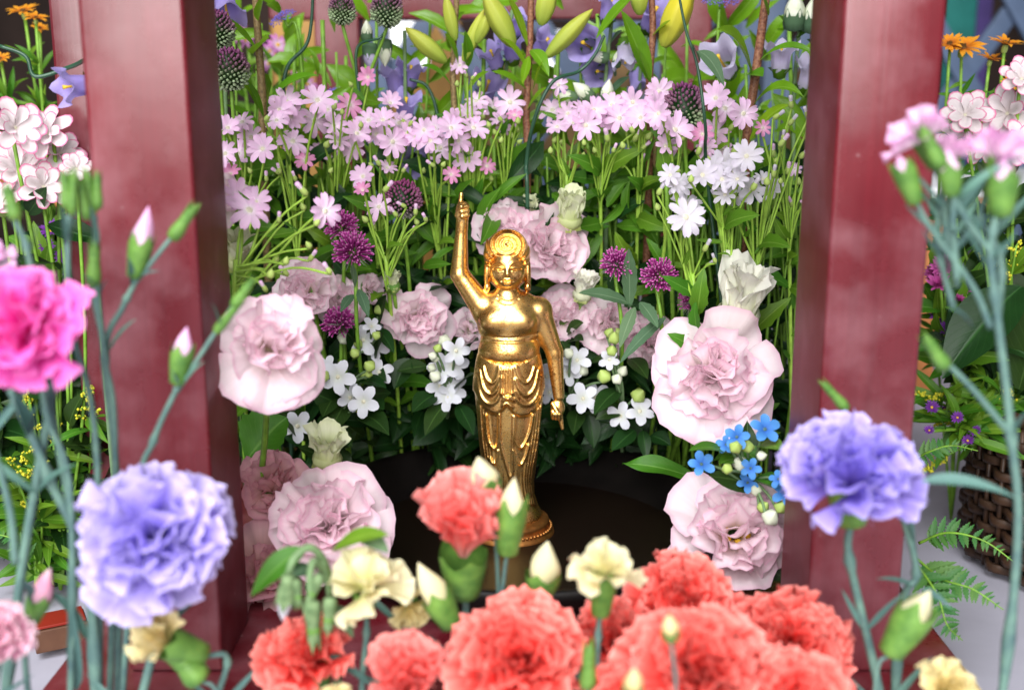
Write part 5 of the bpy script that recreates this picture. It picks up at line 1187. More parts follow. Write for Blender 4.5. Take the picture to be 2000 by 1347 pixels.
budstem('cream bud between the tall bud and the side-view cream carnation', (1055, 1165), (1070, 1058), -0.21, 36, 'cream', [(1050, 1200), (1045, 1300)], 0.42)
budstem('cream bud leaning left below the lone coral carnation', (885, 1225), (818, 1100), -0.225, 32, 'cream', [(900, 1260), (915, 1340)], 0.52)
budstem('closed green bud at the bottom under the side-view cream carnation', (1148, 1345), (1152, 1255), -0.262, 24, None, [(1150, 1400), (1150, 1480)])
budstem('round yellow green bud sunk among the coral carnations', (1310, 1250), (1308, 1200), -0.30, 20, 'yellow', [(1315, 1290), (1320, 1400)], 0.3)
budstem('small yellow bud at the bottom edge right of centre', (1235, 1360), (1240, 1305), -0.31, 22, 'yellow', [(1235, 1400), (1235, 1480)], 0.3)
budstem('cream bud with fat green calyx at the foot of the right post', (1735, 1280), (1815, 1155), -0.25, 38, 'cream', [(1715, 1300), (1705, 1400)], 0.72)
budstem('green calyx at the lower left under the wilted yellow carnation', (395, 1330), (335, 1268), -0.25, 38, None, [(420, 1345), (440, 1420)])
# --- grey downy nodding buds
t = thing('nodding_bud_sprig', 'downy grey green sprig with nodding buds left of the open cream carnation', 'flower', P(660, 1400, -0.225))
px_stem(t, [(660, 1420, -0.225), (655, 1250, -0.225), (640, 1120, -0.23), (610, 1070, -0.235), (575, 1090, -0.24), (560, 1135, -0.24)], 8, 'grey')
px_stem(t, [(645, 1140, -0.23), (615, 1095, -0.24), (605, 1130, -0.243), (608, 1180, -0.243)], 7, 'grey')
px_stem(t, [(640, 1120, -0.23), (630, 1100, -0.235), (640, 1140, -0.235), (645, 1180, -0.235)], 6, 'grey')
GREYB = plain('downy_grey_bud', (0.11, 0.19, 0.08), 0.8, 0.12, 0, 0.3, 300, c2=(0.20, 0.29, 0.14))
for b_, e_, rp, mt in (((565, 1120), (552, 1210), 20, 'tweed_white'), ((608, 1170), (615, 1265), 24, None), ((645, 1165), (640, 1235), 19, None), ((578, 1130), (585, 1185), 14, None), ((628, 1120), (600, 1180), 16, None)):
    o = bud(t, b_, e_, -0.243, rp, mt, 0.62, calyx=GREYB)
for a_, b_, w_ in (((600, 1070), (490, 1165), 26), ((615, 1110), (560, 1130), 18), ((650, 1075), (760, 1045), 20), ((640, 1180), (690, 1245), 17), ((700, 1050), (760, 1080), 18)):
    px_leaf(t, a_, b_, w_, 'grey' if w_ < 19 else 'mid', -0.225, -0.235, sag=0.10)

# --- lavender and magenta carnations
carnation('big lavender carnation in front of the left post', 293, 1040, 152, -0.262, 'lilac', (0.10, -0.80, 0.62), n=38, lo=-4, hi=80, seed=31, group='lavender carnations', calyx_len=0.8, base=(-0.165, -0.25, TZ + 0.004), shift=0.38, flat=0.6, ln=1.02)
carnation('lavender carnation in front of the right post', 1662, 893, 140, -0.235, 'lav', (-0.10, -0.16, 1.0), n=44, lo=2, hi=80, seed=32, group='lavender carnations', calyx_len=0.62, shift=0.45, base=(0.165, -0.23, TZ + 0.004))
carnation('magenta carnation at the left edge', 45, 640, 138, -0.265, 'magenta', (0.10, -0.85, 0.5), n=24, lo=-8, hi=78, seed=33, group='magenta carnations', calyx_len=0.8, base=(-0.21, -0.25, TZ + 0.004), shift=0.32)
carnation('pink and white carnation at the lower left edge', -12, 1235, 80, -0.275, 'pinkwhite', (0.3, -0.7, 0.6), n=26, lo=0, hi=80, seed=34, group='pink and white carnations', base=(-0.22, -0.27, TZ + 0.004))
carnation('pale pink carnation at the left edge above the magenta one', -25, 500, 55, -0.24, 'palepink', (0.2, -0.5, 0.9), n=18, lo=10, hi=80, seed=35, group='pink and white carnations', base=(-0.23, -0.24, TZ + 0.004))

# --- left spray carnations with closed buds
def spray(label, base, stems, buds, leaves=(), r_=6, group='spray carnation stems in bud'):
    bz = P(*base); t = thing('spray_carnation', label, 'carnation', (bz.x, bz.y, TZ + 0.004), group)
    for i, q in enumerate(stems):
        pts = list(q); w = [P(*a) for a in pts]
        if i == 0: w = [Vector((bz.x, bz.y, TZ + 0.004))] + w
        part('stem', stem_mesh(w, (r_ if i == 0 else r_ * 0.75) * M_PX(*pts[0]), ST['blue'], 8, nodes=(i == 0)), t)
    for q in buds: bud(t, *q[:5], **(q[5] if len(q) > 5 else {}))
    for l in leaves: px_leaf(t, l[0], l[1], l[2], 'blue', l[3], l[3] - 0.01, sag=l[4] if len(l) > 4 else 0.06, fold=0.3, nu=2, peak=0.3)
    return t
spray('spray carnation with an opening pink bud against the left post', (205, 1347, -0.215), [[(232, 1000, -0.215), (205, 700, -0.215), (240, 600, -0.215), (262, 555, -0.215), (268, 535, -0.215)], [(262, 555, -0.215), (330, 470, -0.215), (345, 455, -0.215)]],
      [((262, 545), (290, 405), -0.215, 24, 'palepink', dict(frac=0.55)), ((335, 468), (382, 400), -0.215, 20, None)],
      [((212, 690), (268, 622), 8, -0.215), ((258, 560), (250, 500), 7, -0.215), ((265, 550), (312, 530), 6, -0.215)])
spray('spray carnation with a tight pink bud low against the left post', (200, 1347, -0.225), [[(265, 1000, -0.225), (300, 860, -0.225), (340, 770, -0.225), (350, 750, -0.225)], [(345, 765, -0.225), (420, 650, -0.225), (460, 590, -0.225)]],
      [((345, 752), (365, 640), -0.225, 23, 'palepink', dict(frac=0.62)), ((455, 600), (495, 545), -0.225, 16, None), ((420, 650), (478, 578), -0.225, 14, None)],
      [((352, 765), (402, 705), 8, -0.225), ((348, 760), (332, 720), 7, -0.225), ((430, 640), (412, 590), 6, -0.225)])
spray('spray carnation with a tuft of green buds at the left post edge', (185, 1347, -0.22), [[(225, 900, -0.22), (205, 700, -0.22), (190, 580, -0.22), (185, 420, -0.22)], [(195, 640, -0.22), (180, 560, -0.22), (185, 500, -0.22)]],
      [((180, 420), (168, 330), -0.22, 17, None), ((190, 410), (190, 335), -0.22, 15, None), ((182, 560), (185, 470), -0.22, 20, None), ((170, 430), (155, 345), -0.225, 14, None)],
      [((190, 480), (175, 400), 7, -0.22), ((190, 560), (160, 540), 6, -0.22), ((195, 580), (212, 545), 6, -0.22)])
spray('spray carnation with slim green buds left of the left post', (170, 1347, -0.23), [[(190, 900, -0.23), (140, 640, -0.23), (132, 480, -0.23), (135, 420, -0.23)]],
      [((132, 410), (125, 335), -0.23, 16, None), ((140, 420), (145, 330), -0.23, 15, None)], [((132, 480), (118, 400), 7, -0.23), ((135, 470), (155, 410), 7, -0.23)])
spray('spray carnation with one green bud at the left edge', (100, 1347, -0.24), [[(140, 1000, -0.24), (90, 800, -0.24), (60, 520, -0.24), (30, 430, -0.24)]],
      [((32, 430), (12, 360), -0.24, 20, None)], [((60, 500), (75, 440), 6, -0.24)])
spray('bare blue green carnation stems under the magenta bloom', (165, 1347, -0.235), [[(175, 1150, -0.235), (95, 930, -0.235), (40, 800, -0.235), (20, 760, -0.235)], [(160, 1100, -0.235), (120, 900, -0.235), (95, 760, -0.235)], [(30, 1100, -0.26), (20, 1000, -0.26), (-10, 880, -0.26)]],
      [], [((60, 850), (75, 790), 14, -0.235), ((60, 850), (25, 770), 16, -0.235), ((170, 1250), (90, 1155), 11, -0.235, 0.15), ((150, 1347), (140, 1180), 14, -0.235)], r_=9)
spray('spray carnation with a pink bud at the lower left edge', (60, 1347, -0.25), [[(50, 1300, -0.25), (62, 1200, -0.25)]], [((60, 1215), (98, 1110), -0.25, 24, 'pinkwhite', dict(frac=0.5))], [((75, 1200), (40, 1130), 14, -0.25)])
# --- right spray carnations
spray('pale pink spray carnation blooming at the right edge', (1950, 1347, -0.25), [[(1985, 1100, -0.25), (1975, 850, -0.25), (1948, 620, -0.25), (1935, 500, -0.25), (1945, 420, -0.25)], [(1940, 500, -0.25), (1895, 440, -0.25), (1860, 380, -0.25), (1840, 335, -0.25)], [(1935, 640, -0.25), (1900, 560, -0.25), (1820, 450, -0.25), (1790, 395, -0.25)], [(1870, 550, -0.25), (1862, 450, -0.25), (1862, 380, -0.25)], [(1975, 850, -0.25), (1900, 760, -0.25), (1840, 700, -0.25)]],
      [((1790, 400), (1755, 305), -0.25, 24, 'palepink', dict(frac=0.8)), ((1842, 330), (1795, 245), -0.25, 25, None), ((1860, 385), (1850, 290), -0.25, 24, 'palepink', dict(frac=0.62)), ((1955, 425), (1962, 300), -0.25, 32, 'palepink', dict(frac=0.66)), ((1848, 720), (1805, 655), -0.25, 22, None), ((1940, 420), (1975, 330), -0.245, 24, None)],
      [((1800, 940), (1990, 975), 14, -0.25, 0.08), ((1870, 460), (1830, 440), 6, -0.25), ((1900, 640), (1850, 600), 8, -0.25), ((1935, 510), (1990, 460), 6, -0.25), ((1975, 860), (2010, 800), 8, -0.25)], r_=8)
GP = 'pale pink spray carnation blooms'
def facebloom(label, u, v, rpx, y, axis, seed, base):
    carnation(label, u, v, rpx, y, 'palepink', axis, n=9, lo=12, hi=62, seed=seed, group=GP, calyx_len=0.9, calyx_r=0.22, stem_r=0.0011, base=base, shift=0.45)
facebloom('pale pink carnation seen from the side in front of the right post', 1785, 255, 68, -0.245, (-0.55, -0.15, 0.8), 41, P(1870, 560, -0.245))
facebloom('pale pink carnation between the two others at upper right', 1865, 280, 60, -0.242, (0.1, -0.2, 1), 42, P(1862, 600, -0.242))
facebloom('pale pink carnation at the right edge in front of pink-edged flowers', 1955, 280, 78, -0.245, (0.1, -0.2, 1), 43, P(1950, 620, -0.245))
spray('stems and narrow leaves below the right lavender carnation', (1755, 1347, -0.225), [[(1760, 1200, -0.225), (1790, 1120, -0.225), (1760, 1000, -0.225), (1735, 950, -0.225)], [(1790, 1120, -0.22), (1780, 1020, -0.22), (1782, 900, -0.22)]], [((1655, 800), (1605, 745), -0.21, 15, None)], [((1790, 1150), (1710, 1130), 7, -0.225), ((1785, 1060), (1755, 980), 8, -0.225), ((1800, 1150), (1860, 1190), 8, -0.225)], r_=7)
# ================================================================= LEFT AND RIGHT POTTED PLANTS
def cluster(label, heads, base, y, petals, n, rr, center, cat='flower', group=None, lay=1, el=12, seed=0, leaves=8, ltag='thin', dz=0.4, cr=0.18, name='flower_cluster', stem='green', lsize=(0.02, 0.04), zb=TZ + 0.004, jy=0.02):
    r = random.Random(seed + 71)
    b0 = P(base[0], base[1], y + 0.01); bz = Vector((b0.x, b0.y, zb))
    t = thing(name, label, cat, bz, group); mb = MB()
    for h in heads:
        yy = y + r.uniform(-jy, jy); p = P(h[0], h[1], yy); Rm = (h[2] if len(h) > 2 else rr) * M_PX(h[0], h[1], yy)
        ax = (tocam(p) * r.uniform(0.5, 1) + Vector((r.uniform(-.5, .5), 0, r.uniform(0, 2 * dz)))).normalized()
        if len(h) > 3: ax = Vector(h[3]).normalized()
        head(t, p, ax, Rm, petals, n, el=el, center=center, cr=cr, r=r, lay=lay)
        q = spline([bz, bz.lerp(p, 0.5) + Vector((r.uniform(-.008, .008), 0.01, 0.0)), p - ax * Rm * 0.3], 6); v_, f_, u_ = g_tube(q, 0.0011, 6); mb.add(v_, f_, u_)
        for i in range(leaves):
            w = q[r.randrange(3, len(q) - 1)]; leaf_at(t, w, Vector((r.uniform(-1, 1), r.uniform(-1, .3), r.uniform(-.2, 1))), r.uniform(*lsize), ltag, r)
    part('stem', mb.done('stem', ST[stem]), t)
    return t
cluster('white flowers edged in pink left of the left post', [(30, 250, 62), (95, 262, 58), (118, 300, 52), (35, 335, 66), (85, 365, 55), (20, 300, 55), (150, 330, 40), (0, 400, 60)], (60, 520), 0.0, 'azalea', 6, 55, CEN, group='pink-edged white flowers', lay=2, seed=1, leaves=2, ltag='dark', cr=0.08)
cluster('white flowers edged in pink at the right edge', [(1885, 225, 56), (1968, 222, 64), (1995, 155, 52), (1925, 290, 46), (1990, 290, 58), (1860, 270, 36)], (1990, 560), 0.03, 'azalea', 6, 55, CEN, group='pink-edged white flowers', lay=2, seed=2, leaves=2, zb=0.045, ltag='dark', cr=0.08)
cluster('orange daisies in the upper left corner', [(45, 22, 34, (-0.1, -0.35, 1)), (70, 35, 26, (0.2, -0.3, 1)), (78, 55, 18, (0.3, -0.4, 0.8)), (0, 115, 22, (0, -0.5, 0.8))], (80, 420), 0.18, 'orange', 16, 30, BROWN, group='orange daisies', seed=3, leaves=26, lsize=(0.012, 0.026), cr=0.2)
cluster('orange daisies in the upper right corner', [(1880, 92, 46, (-0.1, -0.5, 1)), (1965, 85, 38, (0.1, -0.25, 1)), (1935, 115, 30, (0.1, -0.3, 1)), (1855, 85, 30, (-.3, -.5, .8)), (1975, 165, 22, (0, -.6, .6))], (1910, 420), 0.12, 'orange', 16, 30, BROWN, group='orange daisies', seed=4, leaves=26, lsize=(0.012, 0.028), cr=0.2)
cluster('magenta marguerites blurred behind the brown lily stem', [(462, 62, 24), (543, 88, 24), (527, 100, 20), (525, 125, 20), (585, 115, 16), (600, 165, 24), (480, 80, 20), (583, 145, 18)], (540, 420), 0.32, 'marg', 12, 24, YEL, group='background marguerites', seed=5, leaves=14, dz=0.5, zb=PZ + 0.001)
cluster('deep purple asters low left of the left post', [(100, 450, 26), (135, 470, 20), (125, 500, 22), (140, 545, 22), (180, 760, 20), (90, 480, 18), (150, 590, 18)], (120, 900), 0.08, 'aster', 14, 22, YEL, group='purple asters', seed=6, leaves=18, ltag='mid')
cluster('deep purple asters behind the right post at mid height', [(1830, 620, 24), (1850, 640, 18), (1820, 795, 16), (1845, 800, 16), (1870, 815, 14), (1890, 860, 14), (1815, 840, 12), (1905, 840, 14), (1850, 770, 12)], (1925, 900), 0.03, 'aster', 14, 20, YEL, group='purple asters', seed=7, leaves=7, ltag='thin', zb=0.042)
cluster('magenta chrysanthemums right of the right post', [(1845, 520, 28), (1860, 545, 30), (1835, 555, 26), (1880, 560, 24), (1850, 585, 24), (1825, 535, 22), (1870, 585, 16)], (1915, 900), 0.04, 'mum', 16, 26, BROWN, group='magenta chrysanthemums', seed=8, leaves=5, zb=0.042, lay=3, ltag='mid', cr=0.1)
FLOR = None
def goldenrod(label, tips, base, y, seed=0, ltag='thin', leaves=30, zb=TZ + 0.004):
    r = random.Random(seed + 83); b0 = P(base[0], base[1], y); bz = Vector((b0.x, b0.y, zb))
    t = thing('goldenrod', label, 'plant', bz, 'goldenrod plumes'); mb = MB(); fl = MB()
    vv, ff, uu = g_lathe([(0.01, -1), (0.8, -0.5), (0.9, 0.3), (0.01, 1)], 5)
    for u, v, ln in tips:
        p = P(u, v, y + r.uniform(-.03, .02)); q = spline([bz, bz.lerp(p, 0.5) + Vector((0, 0.012, 0)), p], 7); v_, f_, u_ = g_tube(q, [0.0011] * 4 + [0.0008] * (len(q) - 4), 5); mb.add(v_, f_, u_)
        s_ = M_PX(u, v, y)
        for k in range(9):
            c = q[-1] + (q[-2] - q[-1]).normalized() * ln * s_ * k / 9
            e = c + Vector((r.uniform(-1, 1), r.uniform(-1, .5), r.uniform(0.0, 0.8))).normalized() * ln * s_ * (0.12 + 0.045 * k)
            v_, f_, u_ = g_tube([c, c.lerp(e, 0.5) + Vector((0, 0, 0.001)), e], 0.0004, 4, False); mb.add(v_, f_, u_)
            for m_ in range(9):
                w = c.lerp(e, 0.25 + 0.75 * m_ / 8) + Vector((r.uniform(-1, 1), r.uniform(-1, 1), r.uniform(-1, 1))) * 0.0012
                fl.add(vv, ff, uu, M=Matrix.Translation(w) @ Matrix.Scale(r.uniform(0.0006, 0.0011), 4))
        for k in range(leaves // len(tips)):
            w = q[r.randrange(2, len(q) - 2)]; leaf_at(t, w, Vector((r.uniform(-1, 1), r.uniform(-1, .3), r.uniform(-.3, .9))), r.uniform(0.02, 0.045), ltag, r)
    part('stem', mb.done('stem', ST['green']), t)
    o = part('florets', fl.done('florets', GOLDENROD), t); o['kind'] = 'stuff'
goldenrod('goldenrod plume at the left edge below the magenta bloom', [(45, 770, 90), (105, 820, 90), (60, 880, 80), (20, 900, 70)], (70, 1150), 0.0, 1, 'thin', 60)
goldenrod('goldenrod plume between the magenta and lavender blooms', [(180, 760, 80), (140, 850, 80), (190, 880, 70), (90, 940, 80), (50, 980, 70)], (140, 1150), 0.02, 2, 'thin', 70)
goldenrod('goldenrod with feathery plumes behind the right carnation stems', [(1925, 500, 120), (1960, 560, 120), (1890, 600, 90), (1985, 480, 100), (1820, 580, 70)], (1960, 900), 0.05, 3, 'thin', 30, 0.04)
goldenrod('goldenrod leaning low over the basket rim', [(1790, 770, 80), (1960, 760, 90), (1990, 790, 70), (1830, 830, 60), (1795, 930, 50), (1970, 680, 80)], (1960, 960), 0.055, 4, 'thin', 24, 0.04)
def leafy(label, base, y, n, mat, seed, spread, hgt, ls, zb=TZ + 0.004, name='leafy_plant', lw='mid'):
    r = random.Random(seed + 97); b0 = P(base[0], base[1], y); bz = Vector((b0.x, b0.y, zb)); t = thing(name, label, 'plant', bz, 'leafy side plants'); mb = MB()
    for i in range(n):
        e = bz + Vector((r.uniform(-spread, spread), r.uniform(-spread, spread) * 0.6, hgt * r.uniform(0.4, 1))); q = spline([bz, bz.lerp(e, 0.5) + Vector((0, 0, 0.01)), e], 5); v_, f_, u_ = g_tube(q, 0.001, 5); mb.add(v_, f_, u_)
        for w in q[2:]:
            for k in range(2): leaf_at(t, w, Vector((r.uniform(-1, 1), r.uniform(-1, .4), r.uniform(-.4, .8))), r.uniform(*ls), lw, r)
    part('stem', mb.done('stem', ST['green']), t); return t
leafy('dark leafy plant at the left edge behind the goldenrod', (70, 1150), 0.06, 14, 'mid', 1, 0.07, 0.16, (0.025, 0.045), lw='dark')
leafy('dark leafy plant low between left post and lavender bloom', (150, 1140), 0.03, 10, 'mid', 2, 0.05, 0.12, (0.025, 0.045), lw='dark')
leafy('leafy plant above the purple asters at the left edge', (60, 1000), 0.12, 10, 'mid', 3, 0.07, 0.26, (0.02, 0.04), lw='dark')
leafy('leafy plant behind the goldenrod in the basket', (1960, 930), 0.06, 10, 'mid', 4, 0.05, 0.16, (0.022, 0.04), lw='dark', zb=0.045)
o = single('big_leaf', leaf_mesh(P(1995, 560, 0.0), P(1840, 740, -0.02), 56 * M_PX(1900, 640, 0), LM['dark'], sag=0.06, nv=14, fold=0.15), 'big pale-ribbed leaf behind the right carnation stems', 'leaf')
o = single('hanging_leaf', leaf_mesh(P(1912, 345, -0.02), P(1850, 430, -0.03), 26 * M_PX(1880, 400, 0), LM['dark'], sag=0.05, nv=12, fold=0.15), 'dark leaf hanging below the pink-edged flowers at right', 'leaf')
o = single('upper_big_leaf', leaf_mesh(P(1990, 760, 0.02), P(2060, 560, 0.0), 60 * M_PX(1990, 640, 0), LM['dark'], sag=0.06, nv=12, fold=0.15), 'dark broad leaf at the right edge above the basket', 'leaf')
# --- ferns
FERNL = [leaf_mesh((0, 0, 0), (0, 1, 0), 0.17, LM['fern'], sag=0.03, fold=0.1, face=(0, 0, 1), ser=0.22, peak=0.3, nv=10, nu=2)]
def fern(label, pts, wpx, y, n=15):
    w = [P(a, b, y + c) for a, b, c in pts]; q = spline(w, 8); t = thing('fern_frond', label, 'fern', w[0], 'fern fronds')
    v_, f_, u_ = g_tube(q, [0.0009 * (1 - 0.7 * i / len(q)) for i in range(len(q))], 5); part('rachis', mesh('rachis', v_, f_, ST['green'], u_), t)
    s_ = M_PX(pts[0][0], pts[0][1], y)
    for i in range(2, n):
        k = i / n; c = q[min(int(k * (len(q) - 1)), len(q) - 2)]; d = (q[min(int(k * (len(q) - 1)) + 1, len(q) - 1)] - c).normalized()
        up = (tocam(c) + Vector((0, 0, 0.6))).normalized(); sd = d.cross(up).normalized(); L = wpx * s_ * (1 - k) ** 0.7 * min(1, k * 5)
        for sg in (-1, 1):
            dr = (sd * sg + d * 0.45).normalized(); x = dr.cross(up).normalized(); z = x.cross(dr)
            part('leaflet', FERNL[0], t, Matrix.Translation(c) @ Matrix((x, dr, z)).transposed().to_4x4() @ Matrix.Scale(L, 4))
fern('fern frond reaching right in front of the basket', [(1795, 1060, 0), (1850, 1040, -0.01), (1920, 1055, -0.02), (1985, 1100, -0.03)], 48, -0.06)
fern('fern frond hanging over the white cloth below the basket', [(1790, 1090, 0), (1840, 1130, -0.02), (1900, 1150, -0.03), (1960, 1190, -0.04)], 62, -0.08)
fern('short fern frond low beside the right post', [(1790, 1100, 0), (1830, 1160, -0.02), (1850, 1220, -0.03), (1880, 1250, -0.03)], 52, -0.09)
fern('fern frond just below the right goldenrod', [(1780, 900, 0), (1820, 880, -0.01), (1860, 870, -0.01), (1910, 880, -0.02)], 36, -0.02)
fern('fern frond low at the left edge under the goldenrod', [(60, 1110, 0.0), (40, 1070, -0.01), (20, 1050, -0.02), (-20, 1040, -0.02)], 40, -0.02)

# --- basket
WICK = plain('brown_wicker', (0.035, 0.016, 0.009), 0.5, 0.4, 0, 0.45, 90, c2=(0.065, 0.032, 0.016))
a = P(1888, 1010, 0.06); br = 0.085; bx = a.x + br + 0.004; byy = 0.06
bk = thing('wicker_basket', 'brown woven basket at the right edge on the white cloth', 'basket', (bx, byy, TZ + 0.004))
ZT = P(1940, 868, byy - br).z
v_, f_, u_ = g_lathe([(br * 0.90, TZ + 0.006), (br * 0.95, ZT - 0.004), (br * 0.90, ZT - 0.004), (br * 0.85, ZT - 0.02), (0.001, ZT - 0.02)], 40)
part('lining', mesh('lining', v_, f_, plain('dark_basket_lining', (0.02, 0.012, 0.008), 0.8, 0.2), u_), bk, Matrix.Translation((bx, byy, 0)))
ns = 40; hh = (ZT - TZ - 0.004); nr = max(8, int(hh / 0.0078))
for k in range(ns):
    q = 2 * math.pi * k / ns; d = Vector((math.cos(q), math.sin(q), 0))
    pts = [Vector((bx, byy, TZ + 0.005)) + d * br * 0.96, Vector((bx, byy, (TZ + ZT) / 2)) + d * br * 0.99, Vector((bx, byy, ZT)) + d * br * 1.0]
    v_, f_, u_ = g_tube(pts, 0.0018, 5); part('stake', mesh('stake', v_, f_, WICK, u_), bk)
RINGS = []
for par in (0, 1):
    v_, f_ = [], []; nn = ns * 4
    for i in range(nn):
        q = 2 * math.pi * i / nn; rad = br * 0.985 + 0.0030 * math.cos(ns / 2 * q + math.pi * par)
        for (dr, dz) in ((-0.0008, -0.0032), (0.0014, -0.0026), (0.0018, 0.0), (0.0014, 0.0026), (-0.0008, 0.0032)):
            v_.append(((rad + dr) * math.cos(q), (rad + dr) * math.sin(q), dz))
    for i in range(nn):
        for j in range(5):
            a_, b_ = i * 5 + j, i * 5 + (j + 1) % 5; c_, d_ = ((i + 1) % nn) * 5 + (j + 1) % 5, ((i + 1) % nn) * 5 + j
            f_.append((a_, b_, c_, d_))
    RINGS.append(mesh('strand', v_, f_, WICK))
for k in range(nr): part('strand', RINGS[k % 2], bk, Matrix.Translation((bx, byy, TZ + 0.009 + k * (hh - 0.006) / nr)))
v_, f_, u_ = g_lathe([(br * 0.97, -0.003), (br * 1.05, -0.003), (br * 1.065, 0.001), (br * 1.03, 0.005), (br * 0.96, 0.003), (br * 0.97, -0.003)], 60); part('rim', mesh('rim', v_, f_, WICK, u_), bk, Matrix.Translation((bx, byy, ZT)))

# --- small wooden box lower left, ledge at right, pot lower right
WOOD = plain('brown_wood', (0.11, 0.045, 0.025), 0.55, 0.35, 0, 0.3, 40, c2=(0.15, 0.07, 0.038))
REDP = plain('red_orange_paint', (0.26, 0.02, 0.010), 0.5, 0.4, 0, 0.1, 40)
def TP(u, v):
    a = P(u, v, 0.0) - CAM; k = (TZ + 0.004 - CAM.z) / a.z; return CAM + a * k
c = TP(120, 1255)
wb = thing('wooden_sign', 'small wooden wedge with red top lying on the cloth at lower left', 'sign', (c.x, c.y, TZ + 0.004))
Mw = Matrix.Translation((c.x, c.y, TZ + 0.004)) @ RZ(R(28))
part('wood_block', MB().add(*g_box(-0.014, 0.014, -0.010, 0.010, 0.001, 0.014, 0.0008)).done('wood_block', WOOD), wb, Mw)
part('red_top', MB().add(*g_box(-0.013, 0.013, -0.009, 0.009, 0.0145, 0.016, 0.0003)).done('red_top', REDP), wb, Mw)
OW = plain('orange_wood', (0.50, 0.19, 0.06), 0.5, 0.4, 0, 0.2, 30)
p0 = P(1800, 393, 0.45)
lg = thing('low_table', 'low table with orange wooden edge behind the right post', 'table', (0.60, 0.6, TZ + 0.004), None)
part('top', MB().add(*g_box(0.36, 1.0, 0.45, 0.75, p0.z - 0.012, p0.z + 0.003, 0.002)).done('top', OW), lg)
part('paper', MB().add(*g_box(0.365, 1.0, 0.452, 0.75, p0.z + 0.0035, p0.z + 0.012, 0.001)).done('paper', plain('white_paper', (0.78, 0.78, 0.82), 0.6, 0.3, 0, 0.05)), lg)
for x in (0.40, 0.94): part('leg', MB().add(*g_box(x, x + 0.03, 0.48, 0.51, TZ + 0.003, p0.z - 0.0125, 0.001)).done('leg', OW), lg)
p1 = P(60, 378, 0.42)
lg = thing('low_table', 'low table with tan wooden edge behind the left pink-edged flowers', 'table', (-0.60, 0.6, TZ + 0.004), None)
part('top', MB().add(*g_box(-1.0, -0.385, 0.42, 0.75, p1.z - 0.012, p1.z + 0.008, 0.002)).done('top', OW), lg)
for x in (-0.94, -0.43): part('leg', MB().add(*g_box(x, x + 0.03, 0.45, 0.48, TZ + 0.003, p1.z - 0.0125, 0.001)).done('leg', OW), lg)

# ================================================================= BACKGROUND OF THE HALL
LATB = plain('blue_grey_lattice_paint', (0.085, 0.125, 0.21), 0.45, 0.4, 0, 0.15, 20)
def lattice(label, x0, x1, z0, z1, y, pitch=0.13, w=0.026):
    t = thing('lattice_screen', label, 'screen', ((x0 + x1) / 2, y, z0), None)
    for sg in (-1, 1):
        k0 = x0 - (z1 - z0); k = k0
        while k < x1 + (z1 - z0):
            # slat from (k, z0) going at 56 degrees, clipped to the frame
            sl = 1.5 * sg; pts = []
            xa = k; 
            def X(z): return xa + (z - z0) / sl
            za, zb = z0, z1
            lo_, hi_ = (x0, x1)
            zs = sorted([z0 + (lo_ - xa) * sl, z0 + (hi_ - xa) * sl]); za, zb = max(z0, zs[0]), min(z1, zs[1])
            if zb - za > 0.03:
                a_, b_ = Vector((X(za), y + 0.006 * sg, za)), Vector((X(zb), y + 0.006 * sg, zb)); d = (b_ - a_); L = d.length; d.normalize()
                M = Matrix.Translation((a_ + b_) / 2) @ Matrix((Vector((0, 1, 0)).cross(d), Vector((0, 1, 0)), d)).transposed().to_4x4()
                part('slat', MB().add(*g_box(-w / 2, w / 2, -0.0055, 0.0055, -L / 2, L / 2, 0.001)).done('slat', LATB), t, M)
            k += pitch
    for bx_ in ((x0 - 0.03, x0, z0, z1), (x1, x1 + 0.03, z0, z1)): part('frame', MB().add(*g_box(bx_[0], bx_[1], y - 0.02, y + 0.02, bx_[2], bx_[3], 0.002)).done('frame', LATB), t)
    part('frame', MB().add(*g_box(x0 - 0.03, x1 + 0.03, y - 0.019, y + 0.019, z0 - 0.03, z0, 0.002)).done('frame', LATB), t)
    return t
def X_(u, y): return P(u, 60, y).x
lattice('blue grey diagonal lattice behind the middle of the flowers', X_(760, 1.0), X_(1440, 1.0), 0.08, 0.60, 1.0)
lattice('blue grey diagonal lattice in the upper right corner', X_(1530, 1.02), X_(2100, 1.02), 0.08, 0.60, 1.02)
GOLDP = plain('gold_brown_panel', (0.42, 0.20, 0.035), 0.5, 0.4, 0.1, 0.4, 9, c2=(0.55, 0.30, 0.07))
single('gold_panel', MB().add(*g_box(X_(530, 1.25), X_(900, 1.25), 1.25, 1.27, -0.04, P(700, 20, 1.25).z, 0.002)).done('gold_panel', GOLDP), 'gold brown panel behind the flowers at upper left', 'panel')
single('brown_panel', MB().add(*g_box(X_(905, 1.3), X_(1600, 1.3), 1.3, 1.32, -0.04, P(700, 115, 1.3).z, 0.002)).done('brown_panel', plain('brown_gold_panel', (0.16, 0.085, 0.03), 0.5, 0.4, 0.1, 0.6, 12, c2=(0.30, 0.17, 0.05))), 'dark brown panel behind the middle lattice', 'panel')
wm, nt, bs = newmat('bright_window'); bs.inputs['Emission Color'].default_value = (0.95, 0.97, 1.0, 1); bs.inputs['Emission Strength'].default_value = 1.15; bs.inputs['Base Color'].default_value = (0.8, 0.8, 0.82, 1)
def window(label, u0, u1, v0, v1, y):
    a, b = P(u0, v1, y), P(u1, v0, y)
    single('bright_window', MB().add(*g_box(a.x, b.x, y, y + 0.01, a.z, b.z, 0.001)).done('bright_window', wm), label, 'window')
window('bright white opening right of the alliums behind the lattice', 725, 835, -10, 130, 1.20)
window('bright white opening behind the front-facing violet bell', 1070, 1150, 60, 140, 1.22)
